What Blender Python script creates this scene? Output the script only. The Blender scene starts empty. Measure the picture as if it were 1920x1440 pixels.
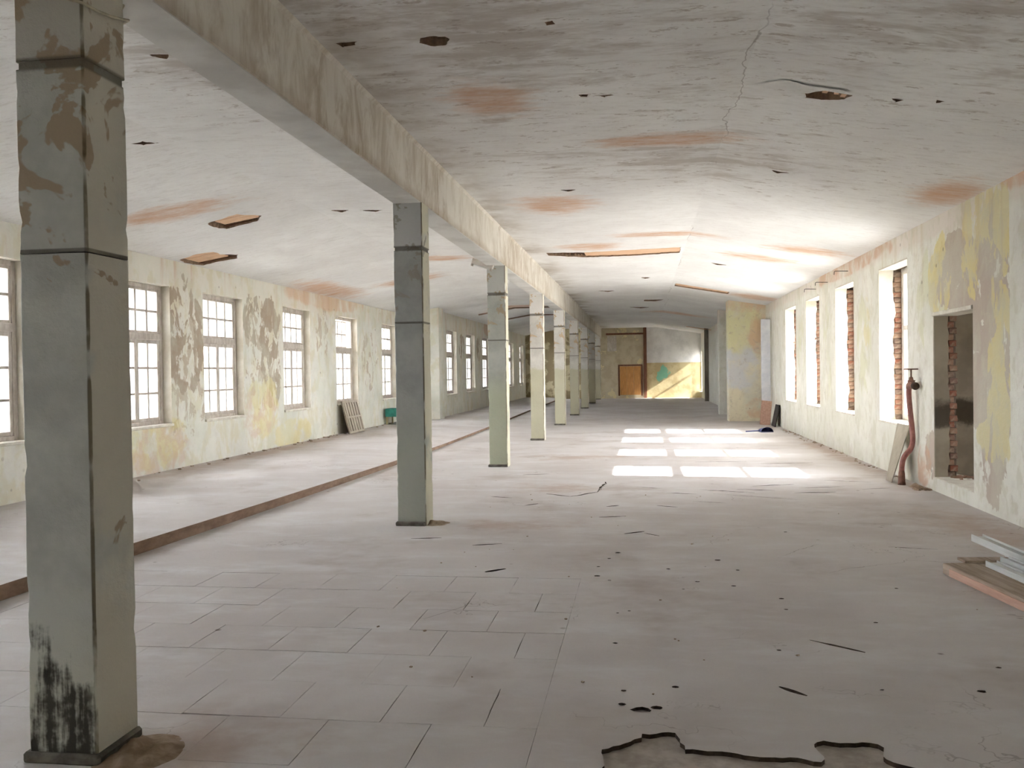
import bpy, bmesh, math, random
from mathutils import Vector, Matrix, noise
from mathutils.geometry import delaunay_2d_cdt

random.seed(7)
sc = bpy.context.scene
COL = sc.collection

# ------------------------------------------------------------------ camera, world, sun, exposure
EYE = 1.65
YAW, PITCH, ROLL = 0.1439, -0.0141, -0.0144
fw = Vector((-math.sin(YAW) * math.cos(PITCH), math.cos(YAW) * math.cos(PITCH), math.sin(PITCH)))
rt = Vector((math.cos(YAW), math.sin(YAW), 0))
up = rt.cross(fw)
rt, up = math.cos(ROLL) * rt + math.sin(ROLL) * up, -math.sin(ROLL) * rt + math.cos(ROLL) * up
cam_data = bpy.data.cameras.new('camera')
cam_data.sensor_width = 36
cam_data.lens = 1687.9 * 36 / 1920
cam_data.clip_start = 0.05
cam_data.clip_end = 500
cam = bpy.data.objects.new('camera', cam_data)
COL.objects.link(cam)
m = Matrix((rt, up, -fw)).transposed().to_4x4()
m.translation = (0, 0, EYE)
cam.matrix_world = m
sc.camera = cam

world = bpy.data.worlds.new('sky')
sc.world = world
world.use_nodes = True
wbg = world.node_tree.nodes['Background']
wbg.inputs[0].default_value = (0.935, 0.935, 1.0, 1)
wbg.inputs[1].default_value = 3.4

sun_data = bpy.data.lights.new('sun', 'SUN')
sun_data.energy = 5.5
sun_data.angle = 0.009
sun_data.color = (1.0, 0.965, 0.95)
sun = bpy.data.objects.new('sun', sun_data)
COL.objects.link(sun)
sun.location = (30, 10, 30)
sun.rotation_euler = Vector((-1, 0.09, -0.62)).to_track_quat('-Z', 'Y').to_euler()

sc.view_settings.view_transform = 'Standard'
sc.view_settings.look = 'None'
sc.view_settings.gamma = 1
sc.view_settings.use_curve_mapping = False
sc.view_settings.exposure = 3.2
sc.cycles.max_bounces = 9
sc.cycles.diffuse_bounces = 7
sc.cycles.glossy_bounces = 2
sc.cycles.adaptive_threshold = 0.1
sc.cycles.adaptive_min_samples = 16
sc.cycles.transparent_max_bounces = 16

# ------------------------------------------------------------------ material helpers
def lin(c):
    def f(v):
        v /= 255
        return v / 12.92 if v <= 0.04045 else ((v + 0.055) / 1.055) ** 2.4
    return (f(c[0]), f(c[1]), f(c[2]), 1)

class Mat:
    def __init__(s, name, rough=0.9, spec=0.15):
        s.m = bpy.data.materials.new(name)
        s.m.use_nodes = True
        s.t = s.m.node_tree
        s.b = s.t.nodes['Principled BSDF']
        s.b.inputs['Roughness'].default_value = rough
        s.b.inputs['Specular IOR Level'].default_value = spec
        s.tc = s.t.nodes.new('ShaderNodeTexCoord').outputs['Object']
    def put(s, inp, v):
        if isinstance(v, bpy.types.NodeSocket):
            s.t.links.new(v, inp)
        else:
            inp.default_value = v
    def math(s, op, a, b=0.0, c=0.0, clamp=False):
        n = s.t.nodes.new('ShaderNodeMath')
        n.operation = op
        n.use_clamp = clamp
        s.put(n.inputs[0], a); s.put(n.inputs[1], b); s.put(n.inputs[2], c)
        return n.outputs[0]
    def map(s, loc=(0, 0, 0), scale=(1, 1, 1), rot=(0, 0, 0), vec=None):
        n = s.t.nodes.new('ShaderNodeMapping')
        n.inputs['Location'].default_value = loc
        n.inputs['Scale'].default_value = scale
        n.inputs['Rotation'].default_value = rot
        s.t.links.new(vec or s.tc, n.inputs['Vector'])
        return n.outputs[0]
    def noise(s, scale=1.0, detail=6, rough=0.6, vec=None, stretch=None, off=0.0, dist=0.0):
        if stretch is not None or off:
            vec = s.map(loc=(off, off * 1.7, off * 0.6), scale=stretch or (1, 1, 1), vec=vec)
        n = s.t.nodes.new('ShaderNodeTexNoise')
        n.inputs['Scale'].default_value = scale
        n.inputs['Detail'].default_value = min(detail, 4.5)
        n.inputs['Roughness'].default_value = rough
        n.inputs['Distortion'].default_value = dist
        s.t.links.new(vec or s.tc, n.inputs['Vector'])
        return n.outputs['Fac']
    def voro(s, scale, feature='DISTANCE_TO_EDGE', vec=None, rand=1.0):
        n = s.t.nodes.new('ShaderNodeTexVoronoi')
        n.feature = feature
        n.inputs['Scale'].default_value = scale
        n.inputs['Randomness'].default_value = rand
        s.t.links.new(vec or s.tc, n.inputs['Vector'])
        return n.outputs['Distance']
    def step(s, v, lo, hi):
        n = s.t.nodes.new('ShaderNodeMapRange')
        n.interpolation_type = 'SMOOTHSTEP'
        s.put(n.inputs['Value'], v)
        n.inputs['From Min'].default_value = lo
        n.inputs['From Max'].default_value = hi
        return n.outputs['Result']
    def spot(s, loc, rad):
        """1 at loc falling to 0 at the ellipsoid rad (0 radius: that axis is ignored)"""
        sca = [1.0 / r if r else 0.0 for r in rad]
        v = s.map(loc=tuple(-l * k for l, k in zip(loc, sca)), scale=tuple(sca))
        n = s.t.nodes.new('ShaderNodeVectorMath')
        n.operation = 'LENGTH'
        s.t.links.new(v, n.inputs[0])
        return s.math('SUBTRACT', 1.0, n.outputs['Value'], clamp=True)
    def spots(s, L):
        r = None
        for l in L:
            v = s.spot(*l)
            r = v if r is None else s.math('MAXIMUM', r, v)
        return r
    def axis(s, k):
        n = s.t.nodes.new('ShaderNodeSeparateXYZ')
        s.t.links.new(s.tc, n.inputs[0])
        return n.outputs[k]
    def mix(s, f, a, b):
        n = s.t.nodes.new('ShaderNodeMix')
        n.data_type = 'RGBA'
        s.put(n.inputs['Factor'], f)
        s.put(n.inputs[6], a); s.put(n.inputs[7], b)
        return n.outputs[2]
    def rand(s):
        return s.t.nodes.new('ShaderNodeObjectInfo').outputs['Random']
    def col(s, c):
        s.put(s.b.inputs['Base Color'], c)
        return s
    def bump(s, h, strength=0.3, dist=0.01):
        n = s.t.nodes.new('ShaderNodeBump')
        n.inputs['Strength'].default_value = strength
        n.inputs['Distance'].default_value = dist
        s.t.links.new(h, n.inputs['Height'])
        s.t.links.new(n.outputs[0], s.b.inputs['Normal'])
        return s

def simple(name, c1, c2, scale=6.0, rough=0.8, stretch=None, bump=0.15, metal=0.0, spec=0.2):
    M = Mat(name, rough, spec)
    n = M.noise(scale, 6, 0.65, stretch=stretch)
    M.col(M.mix(M.step(n, 0.32, 0.68), lin(c1), lin(c2)))
    M.b.inputs['Metallic'].default_value = metal
    if bump:
        M.bump(n, bump, 0.004)
    return M.m

def rect(a0, a1, b0, b1): return [(a0, b0), (a1, b0), (a1, b1), (a0, b1)]

# ------------------------------------------------------------------ geometry helpers
def tag(o, label=None, cat=None, group=None, kind=None):
    if label: o['label'] = label
    if cat: o['category'] = cat
    if group: o['group'] = group
    if kind: o['kind'] = kind
    return o

def mesh(name, V, F, mats, smooth=False, fm=None):
    me = bpy.data.meshes.new(name)
    me.from_pydata([tuple(v) for v in V], [], F)
    for mm in (mats if isinstance(mats, (list, tuple)) else [mats]):
        me.materials.append(mm)
    if fm:
        for p, k in zip(me.polygons, fm): p.material_index = k
    if smooth:
        for p in me.polygons: p.use_smooth = True
    me.validate()
    me.update()
    return me

def obj(name, me, parent=None, loc=(0, 0, 0), rot=(0, 0, 0)):
    o = bpy.data.objects.new(name, me)
    COL.objects.link(o)
    o.location = loc
    o.rotation_euler = rot
    if parent: o.parent = parent
    return o

def empty(name, loc=(0, 0, 0), rot=(0, 0, 0)):
    o = bpy.data.objects.new(name, None)
    COL.objects.link(o)
    o.location = loc
    o.rotation_euler = rot
    o.empty_display_size = 0.2
    return o

class MB:
    """collects shapes into one mesh"""
    def __init__(s): s.V, s.F = [], []
    def add(s, V, F):
        k = len(s.V)
        s.V += [Vector(v) for v in V]
        s.F += [[i + k for i in f] for f in F]
        return s
    def box(s, x0, x1, y0, y1, z0, z1, b=0.0, mat=None):
        if b <= 0:
            V = [(x, y, z) for z in (z0, z1) for y in (y0, y1) for x in (x0, x1)]
            F = [(0, 2, 3, 1), (4, 5, 7, 6), (0, 1, 5, 4), (2, 6, 7, 3), (0, 4, 6, 2), (1, 3, 7, 5)]
        else:
            bm = bmesh.new()
            bmesh.ops.create_cube(bm, size=1)
            for v in bm.verts:
                v.co = ((x0 + x1) / 2 + v.co.x * (x1 - x0), (y0 + y1) / 2 + v.co.y * (y1 - y0), (z0 + z1) / 2 + v.co.z * (z1 - z0))
            bmesh.ops.bevel(bm, geom=bm.edges[:], offset=b, segments=1, affect='EDGES')
            bm.verts.index_update()
            V = [v.co.copy() for v in bm.verts]
            F = [[v.index for v in f.verts] for f in bm.faces]
            bm.free()
        if mat: V = [mat @ Vector(v) for v in V]
        return s.add(V, F)
    def tube(s, pts, r, n=10, caps=True):
        pts = [Vector(p) for p in pts]
        rr = r if isinstance(r, (list, tuple)) else [r] * len(pts)
        V, F = [], []
        t0 = (pts[1] - pts[0]).normalized()
        ref = Vector((0, 0, 1)) if abs(t0.z) < 0.9 else Vector((1, 0, 0))
        u = t0.cross(ref).normalized()
        for i, p in enumerate(pts):
            t = (pts[min(i + 1, len(pts) - 1)] - pts[max(i - 1, 0)]).normalized()
            u = (u - t * u.dot(t)).normalized()
            w = t.cross(u)
            for k in range(n):
                a = 2 * math.pi * k / n
                V.append(p + (u * math.cos(a) + w * math.sin(a)) * rr[i])
        for i in range(len(pts) - 1):
            for k in range(n):
                F.append((i * n + k, i * n + (k + 1) % n, (i + 1) * n + (k + 1) % n, (i + 1) * n + k))
        if caps:
            F.append(tuple(range(n))[::-1])
            F.append(tuple((len(pts) - 1) * n + k for k in range(n)))
        return s.add(V, F)
    def build(s, name, mat, parent=None, smooth=False, loc=(0, 0, 0), rot=(0, 0, 0)):
        return obj(name, mesh(name, s.V, s.F, mat, smooth), parent, loc, rot)
    def mesh(s, name, mat, smooth=False):
        return mesh(name, s.V, s.F, mat, smooth)

def cdt(outer, holes):
    V, E = [], []
    for L in [outer] + holes:
        k = len(V)
        V += [Vector(p) for p in L]
        E += [(k + i, k + (i + 1) % len(L)) for i in range(len(L))]
    r = delaunay_2d_cdt(V, E, [], 1, 1e-5)
    P, T = r[0], []
    for f in r[2]:
        c = (P[f[0]] + P[f[1]] + P[f[2]]) / 3
        if in_poly(c, outer) and not any(in_poly(c, h) for h in holes):
            T.append(list(f))
    return P, T

def in_poly(p, L):
    k = False
    n = len(L)
    for i in range(n):
        a, b = L[i], L[(i + 1) % n]
        if (a[1] > p[1]) != (b[1] > p[1]) and p[0] < (b[0] - a[0]) * (p[1] - a[1]) / (b[1] - a[1]) + a[0]:
            k = not k
    return k

def jag(P, amp, seg, seed=0.0):
    """a polygon with its edges broken into a ragged outline"""
    out = []
    for i in range(len(P)):
        a, b = Vector(P[i]), Vector(P[(i + 1) % len(P)])
        n = max(1, int((b - a).length / seg))
        nor = Vector((-(b - a).y, (b - a).x)).normalized() if (b - a).length else Vector((0, 0))
        for k in range(n):
            q = a.lerp(b, k / n)
            h = noise.noise(Vector((q.x * 7 + seed, q.y * 7, seed))) if (k or amp < 0) else 0.4 * noise.noise(Vector((q.x * 9, q.y * 9, seed)))
            h += 0.5 * noise.noise(Vector((q.x * 23 + seed, q.y * 23, seed)))
            out.append(q + nor * abs(amp) * h)
    return out

def sheet(name, mat, P, outer, holes, depths=None, flip=False, parent=None, bottoms=False):
    """a face with holes; each hole gets sides of its depth. P(u,v,d) maps to space; mat may be [face, side]"""
    V2, F = cdt(outer, holes)
    V = [P(v.x, v.y, 0) for v in V2]
    fm = [0] * len(F)
    for hi, H in enumerate(holes):
        d = depths[hi] if depths else 0
        if not d: continue
        k = len(V)
        n = len(H)
        V += [P(q[0], q[1], 0) for q in H] + [P(q[0], q[1], d) for q in H]
        for i in range(n):
            j = (i + 1) % n
            F.append([k + i, k + j, k + n + j, k + n + i]); fm.append(1)
        if bottoms:
            vb, fb = cdt([Vector(q) for q in H], [])
            kb = len(V)
            V += [P(q.x, q.y, d) for q in vb]
            for f in fb:
                F.append([kb + i for i in f]); fm.append(1)
    if flip: F = [f[::-1] for f in F]
    if not isinstance(mat, (list, tuple)): mat = [mat, mat]
    return obj(name, mesh(name, V, F, mat, fm=fm), parent)


# ------------------------------------------------------------------ plan of the hall (metres; y runs down the hall)
XR, XL, XL2 = 3.78, -7.68, -6.75          # right wall, left wall, left wall beyond the stub
Y0, Y1 = -9.0, 52.2                       # wall behind the camera, end wall
STEP = 0.115                              # height of the raised left aisle
CL, CR = -2.633, -2.316                   # faces of the column row
COLY = [3.516 + 5.9077 * k for k in range(9)]
BEAM = 3.47
FLAT, SLOPE, RIDGE_R, RIDGE_L = 4.055, 0.165, 0.86, -4.72
STEPX = [(-9.0, -4.90), (2, -4.80), (6.2, -4.74), (8, -4.65), (10.5, -4.55), (15.5, -4.40), (20, -4.39), (26, -4.43), (38, -4.60), (52.2, -4.65)]

def ceil_z(x):
    if x > RIDGE_R: return FLAT - SLOPE * (x - RIDGE_R)
    if x < RIDGE_L: return FLAT - SLOPE * (RIDGE_L - x)
    return FLAT

# ------------------------------------------------------------------ materials
def wall_material(name, base, layers, streak=None, frieze=None, dirt=(120, 108, 92)):
    M = Mat(name, 0.92, 0.1)
    n1 = M.noise(0.9, 8, 0.65)
    n2 = M.noise(5.0, 8, 0.7, off=3.1)
    c = M.mix(M.step(n1, 0.35, 0.65), lin(base[0]), lin(base[1]))
    c = M.mix(M.math('MULTIPLY', M.step(n2, 0.45, 0.75), 0.6), c, lin(base[2]))
    if frieze:
        z0, fc, w = frieze
        edge = M.math('ADD', M.axis(2), M.math('MULTIPLY', M.math('SUBTRACT', M.noise(2.5, 6, 0.7, off=9), 0.5), w))
        c = M.mix(M.math('MULTIPLY', M.step(edge, z0 - 0.06, z0 + 0.06), 0.85), c, lin(fc))
    hgt = M.noise(14, 8, 0.7)
    for i, (colr, scale, thr, sharp, L, amt, strch, *lim) in enumerate(layers):
        f = M.noise(scale, 8, 0.62, stretch=strch, off=11.3 * (i + 1), dist=0.4)
        if L:
            f = M.math('ADD', f, M.math('MULTIPLY', M.math('SUBTRACT', M.math('MULTIPLY', M.spots(L), 2.2, clamp=True), 1.0), 0.5))
        k = M.step(f, thr - sharp, thr + sharp)
        if lim:
            k = M.math('MULTIPLY', k, M.math('GREATER_THAN', M.math('ADD', M.axis(1), M.math('MULTIPLY', M.noise(3, 3, 0.6), 0.06)), lim[0]))
        c = M.mix(M.math('MULTIPLY', k, amt), c, lin(colr))
    if streak:
        col_, amt, z0, z1 = streak
        s = M.noise(1.0, 5, 0.6, stretch=(5, 5, 0.5), off=4.4)
        k = M.math('MULTIPLY', M.step(s, 0.5, 0.72), M.step(M.axis(2), z0, z1))
        c = M.mix(M.math('MULTIPLY', k, amt), c, lin(col_))
    sp = M.voro(3.2, 'F1')
    k = M.math('MULTIPLY', M.step(sp, 0.11, 0.05), M.step(M.noise(0.8, 2, 0.5, off=21), 0.52, 0.6))
    c = M.mix(M.math('MULTIPLY', k, 0.6), c, lin(dirt))
    M.col(c).bump(hgt, 0.35, 0.012)
    return M.m

GREYP = (168, 152, 133)
M_wall_left = wall_material('wall_left_peeling_paint', ((227, 225, 214), (217, 216, 207), (207, 201, 191)), [
    ((206, 198, 166), 3.0, 0.54, 0.06, None, 0.5, (1, 1, 0.6)),
    ((180, 164, 142), 4.5, 0.535, 0.02, [((0, 17.5, 2.1), (0, 1.4, 2.0)), ((0, 14.4, 1.7), (0, 1.2, 2.0)), ((0, 21, 2.6), (0, 0.8, 1.2)), ((0, 24.8, 2.0), (0, 1.2, 1.5))], 0.75, (1, 1, 0.6)),
    ((166, 150, 130), 2.6, 0.485, 0.018, [((0, 14.35, 2.3), (0, 1.05, 1.6)), ((0, 17.45, 2.75), (0, 1.5, 0.9)), ((0, 17.9, 1.7), (0, 0.9, 1.3)), ((0, 11.5, 2.4), (0, 0.5, 0.9)), ((0, 7.2, 2.0), (0, 1.5, 1.5)), ((0, 33.4, 2.6), (0, 0.8, 0.8)), ((0, 37, 2.6), (0, 0.8, 0.9))], 0.9, (1, 1, 0.6)),
    ((216, 203, 138), 2.0, 0.44, 0.07, [((0, 17.5, 0.95), (0, 1.2, 1.0)), ((0, 19, 0.35), (0, 2.0, 0.5)), ((0, 13.3, 0.6), (0, 1.8, 0.7))], 0.55, None),
    ((206, 178, 158), 2.5, 0.5, 0.08, [((0, 17.3, 0.9), (0, 1.5, 0.8)), ((0, 13, 0.5), (0, 2.5, 0.7))], 0.5, None),
    ((203, 207, 192), 1.2, 0.52, 0.10, None, 0.4, None),
    ((206, 170, 138), 1.3, 0.45, 0.10, [((0, 21.5, 3.5), (0, 4.5, 0.45)), ((0, 11.2, 3.5), (0, 1.2, 0.35)), ((0, 40, 3.5), (0, 3, 0.5))], 0.6, (1, 1, 0.5)),
], streak=((196, 160, 132), 0.45, 2.6, 3.5), frieze=(3.12, (220, 216, 204), 0.15))

M_wall_right = wall_material('wall_right_peeling_paint', ((227, 226, 216), (218, 217, 208), (207, 201, 191)), [
    ((205, 205, 170), 2.2, 0.52, 0.06, [((0, 12.3, 2.5), (0, 1.6, 1.4)), ((0, 16.2, 2.0), (0, 0.8, 1.6)), ((0, 19.3, 2.0), (0, 0.7, 1.6)), ((0, 22.4, 2.0), (0, 0.7, 1.6))], 0.6, (1, 1, 0.5)),
    ((182, 168, 154), 2.0, 0.36, 0.02, [((0, 10.5, 1.9), (0, 0.9, 2.3)), ((0, 11.5, 2.75), (0, 1.5, 0.7)), ((0, 12.6, 0.45), (0, 0.35, 0.5))], 0.9, None, 10.02),
    ((217, 205, 146), 2.3, 0.47, 0.018, [((0, 10.7, 2.95), (0, 1.3, 1.1)), ((0, 10.3, 1.6), (0, 0.55, 1.9)), ((0, 10.5, 0.8), (0, 0.8, 0.4)), ((0, 12.2, 2.75), (0, 0.7, 0.8))], 0.85, (1, 1, 0.6), 10.02),
    ((212, 202, 150), 2.0, 0.52, 0.06, [((0, 8.4, 2.6), (0, 1.5, 1.6)), ((0, 16.0, 2.4), (0, 0.4, 0.9))], 0.6, None),
    ((196, 192, 172), 4.5, 0.56, 0.05, None, 0.45, (1, 1, 0.6)),
    ((207, 207, 190), 1.1, 0.52, 0.10, None, 0.4, None),
    ((200, 160, 130), 1.5, 0.46, 0.10, [((0, 9.0, 3.6), (0, 2.0, 0.35)), ((0, 17.5, 3.5), (0, 4.5, 0.3)), ((0, 12.9, 0.3), (0, 0.5, 0.5))], 0.7, None),
], streak=((190, 170, 130), 0.3, 1.8, 3.4), frieze=(3.32, (219, 210, 200), 0.22))

M_stub = wall_material('cross_wall_mottled_paint', ((222, 214, 190), (208, 205, 188), (196, 184, 164)), [
    ((214, 214, 150), 1.4, 0.44, 0.16, [((3.0, 28.6, 2.9), (1.0, 0, 1.3))], 0.5, None),
    ((196, 204, 222), 1.6, 0.46, 0.16, [((3.0, 28.6, 1.7), (0.9, 0, 1.1))], 0.55, None),
    ((208, 172, 142), 1.8, 0.45, 0.14, [((3.6, 28.6, 2.8), (0.5, 0, 1.3)), ((3.3, 28.6, 3.6), (1.3, 0, 0.4)), ((3.6, 28.6, 0.4), (0.8, 0, 0.5))], 0.7, None),
    ((172, 162, 150), 7.0, 0.62, 0.05, None, 0.4, None),
])

def ceiling_material():
    M = Mat('ceiling_flaking_whitewash', 0.95, 0.05)
    st = M.noise(4.0, 4, 0.75, stretch=(0.45, 2.0, 2))
    n2 = M.noise(0.5, 3, 0.6, off=5)
    c = M.mix(M.step(n2, 0.35, 0.65), lin((232, 232, 230)), lin((221, 220, 218)))
    c = M.mix(M.math('MULTIPLY', M.step(st, 0.46, 0.78), 0.25), c, lin((192, 189, 185)))
    c = M.mix(M.math('MULTIPLY', M.step(M.noise(13, 4, 0.75, stretch=(0.4, 1.6, 1), off=51), 0.48, 0.74), 0.4), c, lin((186, 181, 174)))
    # grey brown scuffed bands where the whitewash is worn off
    sc_ = M.noise(1.5, 4.5, 0.75, stretch=(0.7, 2.2, 1), off=8, dist=0.3)
    nearm = M.spots([((-1.0, 6.5, 4), (2.8, 4.2, 0)), ((2.3, 5.5, 4), (2.8, 4.2, 0)), ((-3.4, 6, 4), (1.2, 3, 0)), ((0.5, 10.5, 4), (3.4, 2.4, 0))])
    f = M.math('ADD', sc_, M.math('MULTIPLY', M.math('SUBTRACT', nearm, 1.0), 0.31))
    c = M.mix(M.math('MULTIPLY', M.step(f, 0.34, 0.56), M.math('MINIMUM', M.math('ADD', M.math('MULTIPLY', nearm, 1.4), 0.12), 0.6)), c, lin((170, 160, 149)))
    c = M.mix(M.math('MULTIPLY', M.step(M.noise(5, 4.5, 0.8, stretch=(0.7, 1.6, 1), off=14), 0.57, 0.65), M.math('MINIMUM', M.math('ADD', M.math('MULTIPLY', nearm, 1.5), 0.15), 0.6)), c, lin((160, 148, 137)))
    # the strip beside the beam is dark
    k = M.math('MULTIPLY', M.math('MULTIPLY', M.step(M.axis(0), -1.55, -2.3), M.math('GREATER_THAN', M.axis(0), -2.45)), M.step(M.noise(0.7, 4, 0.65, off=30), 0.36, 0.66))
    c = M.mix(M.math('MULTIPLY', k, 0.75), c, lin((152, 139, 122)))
    # rust coloured water stains
    L = [((-1.23, 13.1, 4), (1.0, 1.3, 0)), ((-1.3, 7.9, 4), (0.7, 0.9, 0)), ((-1.0, 17.6, 4), (1.1, 0.9, 0)), ((0.4, 16.3, 4), (1.8, 0.5, 0)),
         ((2.3, 18.3, 3.8), (1.3, 0.8, 0)), ((2.9, 16.6, 3.7), (1.2, 0.8, 0)), ((3.5, 11.0, 3.6), (0.6, 1.3, 0)), ((-7.3, 20.5, 3.6), (0.9, 3.6, 0)),
         ((-6.2, 11.2, 3.8), (1.6, 0.7, 0)), ((-4.2, 18.6, 4), (1.2, 0.8, 0)), ((-5.6, 21.5, 4), (1.5, 1.0, 0)), ((3.2, 26.5, 3.6), (1.4, 1.4, 0)), ((0.3, 9.6, 4), (1.4, 0.5, 0)),
         ((-4.5, 33, 4), (2.0, 1.2, 0)), ((1.4, 38, 4), (2.2, 1.4, 0))]
    f = M.math('ADD', M.noise(2.2, 4, 0.78, stretch=(0.9, 2.6, 1), off=17), M.math('MULTIPLY', M.math('SUBTRACT', M.math('MULTIPLY', M.spots(L), 1.4, clamp=True), 1.0), 0.62))
    c = M.mix(M.math('MULTIPLY', M.step(f, 0.08, 0.68), 0.9), c, lin((200, 160, 128)))
    # crack along the ridge
    r = M.math('ABSOLUTE', M.math('ADD', M.math('SUBTRACT', M.axis(0), RIDGE_R + 0.02), M.math('MULTIPLY', M.math('SUBTRACT', M.noise(1.1, 4, 0.7, off=2), 0.5), 0.35)))
    k = M.math('MULTIPLY', M.step(r, 0.009, 0.003), M.step(M.noise(0.5, 3, 0.5, off=40), 0.46, 0.54))
    c = M.mix(M.math('MULTIPLY', k, 0.45), c, lin((110, 100, 92)))
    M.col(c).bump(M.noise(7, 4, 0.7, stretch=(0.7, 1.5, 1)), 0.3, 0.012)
    return M.m
M_ceiling = ceiling_material()

def floor_material():
    M = Mat('floor_dusty_concrete', 0.85, 0.2)
    M.tc = M.t.nodes.new('ShaderNodeNewGeometry').outputs['Position']
    n = M.noise(0.45, 8, 0.62)
    c = M.mix(M.step(n, 0.35, 0.65), lin((203, 198, 195)), lin((191, 184, 180)))
    c = M.mix(M.math('MULTIPLY', M.step(M.noise(1.4, 8, 0.7, stretch=(0.7, 1.5, 1), off=6), 0.46, 0.72), 0.55), c, lin((214, 213, 213)))
    c = M.mix(M.math('MULTIPLY', M.step(M.noise(0.8, 8, 0.68, off=12), 0.52, 0.74), 0.6), c, lin((166, 154, 145)))
    L = [((-1.2, 12.6, 0), (1.2, 1.1, 0)), ((-1.4, 17.0, 0), (1.8, 1.1, 0)), ((3.6, 18, 0), (0.5, 9, 0)), ((3.3, 9.5, 0), (0.9, 2.5, 0)), ((-1.9, 3.7, 0), (0.8, 0.8, 0)),
         ((-7.4, 18, 0), (0.6, 12, 0)), ((-1.4, 9.6, 0), (1.2, 0.6, 0))]
    f = M.math('ADD', M.noise(1.6, 8, 0.7, off=18), M.math('MULTIPLY', M.math('SUBTRACT', M.spots(L), 1.0), 0.5))
    c = M.mix(M.math('MULTIPLY', M.step(f, 0.16, 0.5), 0.6), c, lin((170, 146, 128)))
    # hairline cracks and small pock marks
    w = M.noise(2.0, 4, 0.6, off=23)
    wn = M.t.nodes.new('ShaderNodeVectorMath'); wn.operation = 'ADD'
    M.t.links.new(M.tc, wn.inputs[0]); M.t.links.new(w, wn.inputs[1])
    v = M.voro(0.9, vec=wn.outputs[0])
    k = M.math('MULTIPLY', M.step(v, 0.006, 0.002), M.step(M.noise(0.6, 3, 0.5, off=27), 0.56, 0.64))
    c = M.mix(M.math('MULTIPLY', k, 0.4), c, lin((104, 90, 78)))
    p = M.math('MULTIPLY', M.step(M.voro(2.6, 'F1'), 0.075, 0.03), M.step(M.noise(0.9, 3, 0.5, off=33), 0.5, 0.58))
    c = M.mix(M.math('MULTIPLY', p, 0.7), c, lin((100, 84, 70)))
    M.col(c).bump(M.noise(9, 4, 0.75), 0.3, 0.01)
    return M.m
M_floor = floor_material()
M_subfloor = simple('broken_screed', (188, 180, 172), (160, 150, 140), 9, 0.95, bump=0.5)
M_crack = simple('crack_dirt', (86, 74, 62), (58, 48, 40), 20, 0.95, bump=0.4)
M_step = simple('step_edge_brown', (150, 128, 110), (124, 102, 86), 3.0, 0.9, stretch=(1, 1, 3), bump=0.3)
M_beam = None
def beam_material():
    M = Mat('beam_streaked_whitewash', 0.93, 0.08)
    s = M.noise(1.6, 4.5, 0.78, stretch=(2, 2.2, 0.9), dist=0.5)
    c = M.mix(M.step(s, 0.38, 0.66), lin((214, 209, 199)), lin((178, 166, 148)))
    c = M.mix(M.math('MULTIPLY', M.step(M.noise(0.35, 6, 0.65, off=6), 0.42, 0.6), 0.5), c, lin((228, 224, 214)))
    lo = M.math('ADD', M.axis(2), M.math('MULTIPLY', M.noise(1.5, 6, 0.7, off=3), 0.25))
    c = M.mix(M.math('MULTIPLY', M.step(lo, 3.72, 3.60), 0.35), c, lin((150, 130, 100)))
    under = M.math('LESS_THAN', M.axis(2), 3.475)
    c = M.mix(under, c, M.mix(M.step(M.noise(1.2, 6, 0.6, off=13), 0.4, 0.65), lin((206, 205, 200)), lin((186, 184, 178))))
    M.col(c).bump(s, 0.35, 0.015)
    return M.m
M_beam = beam_material()

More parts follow.
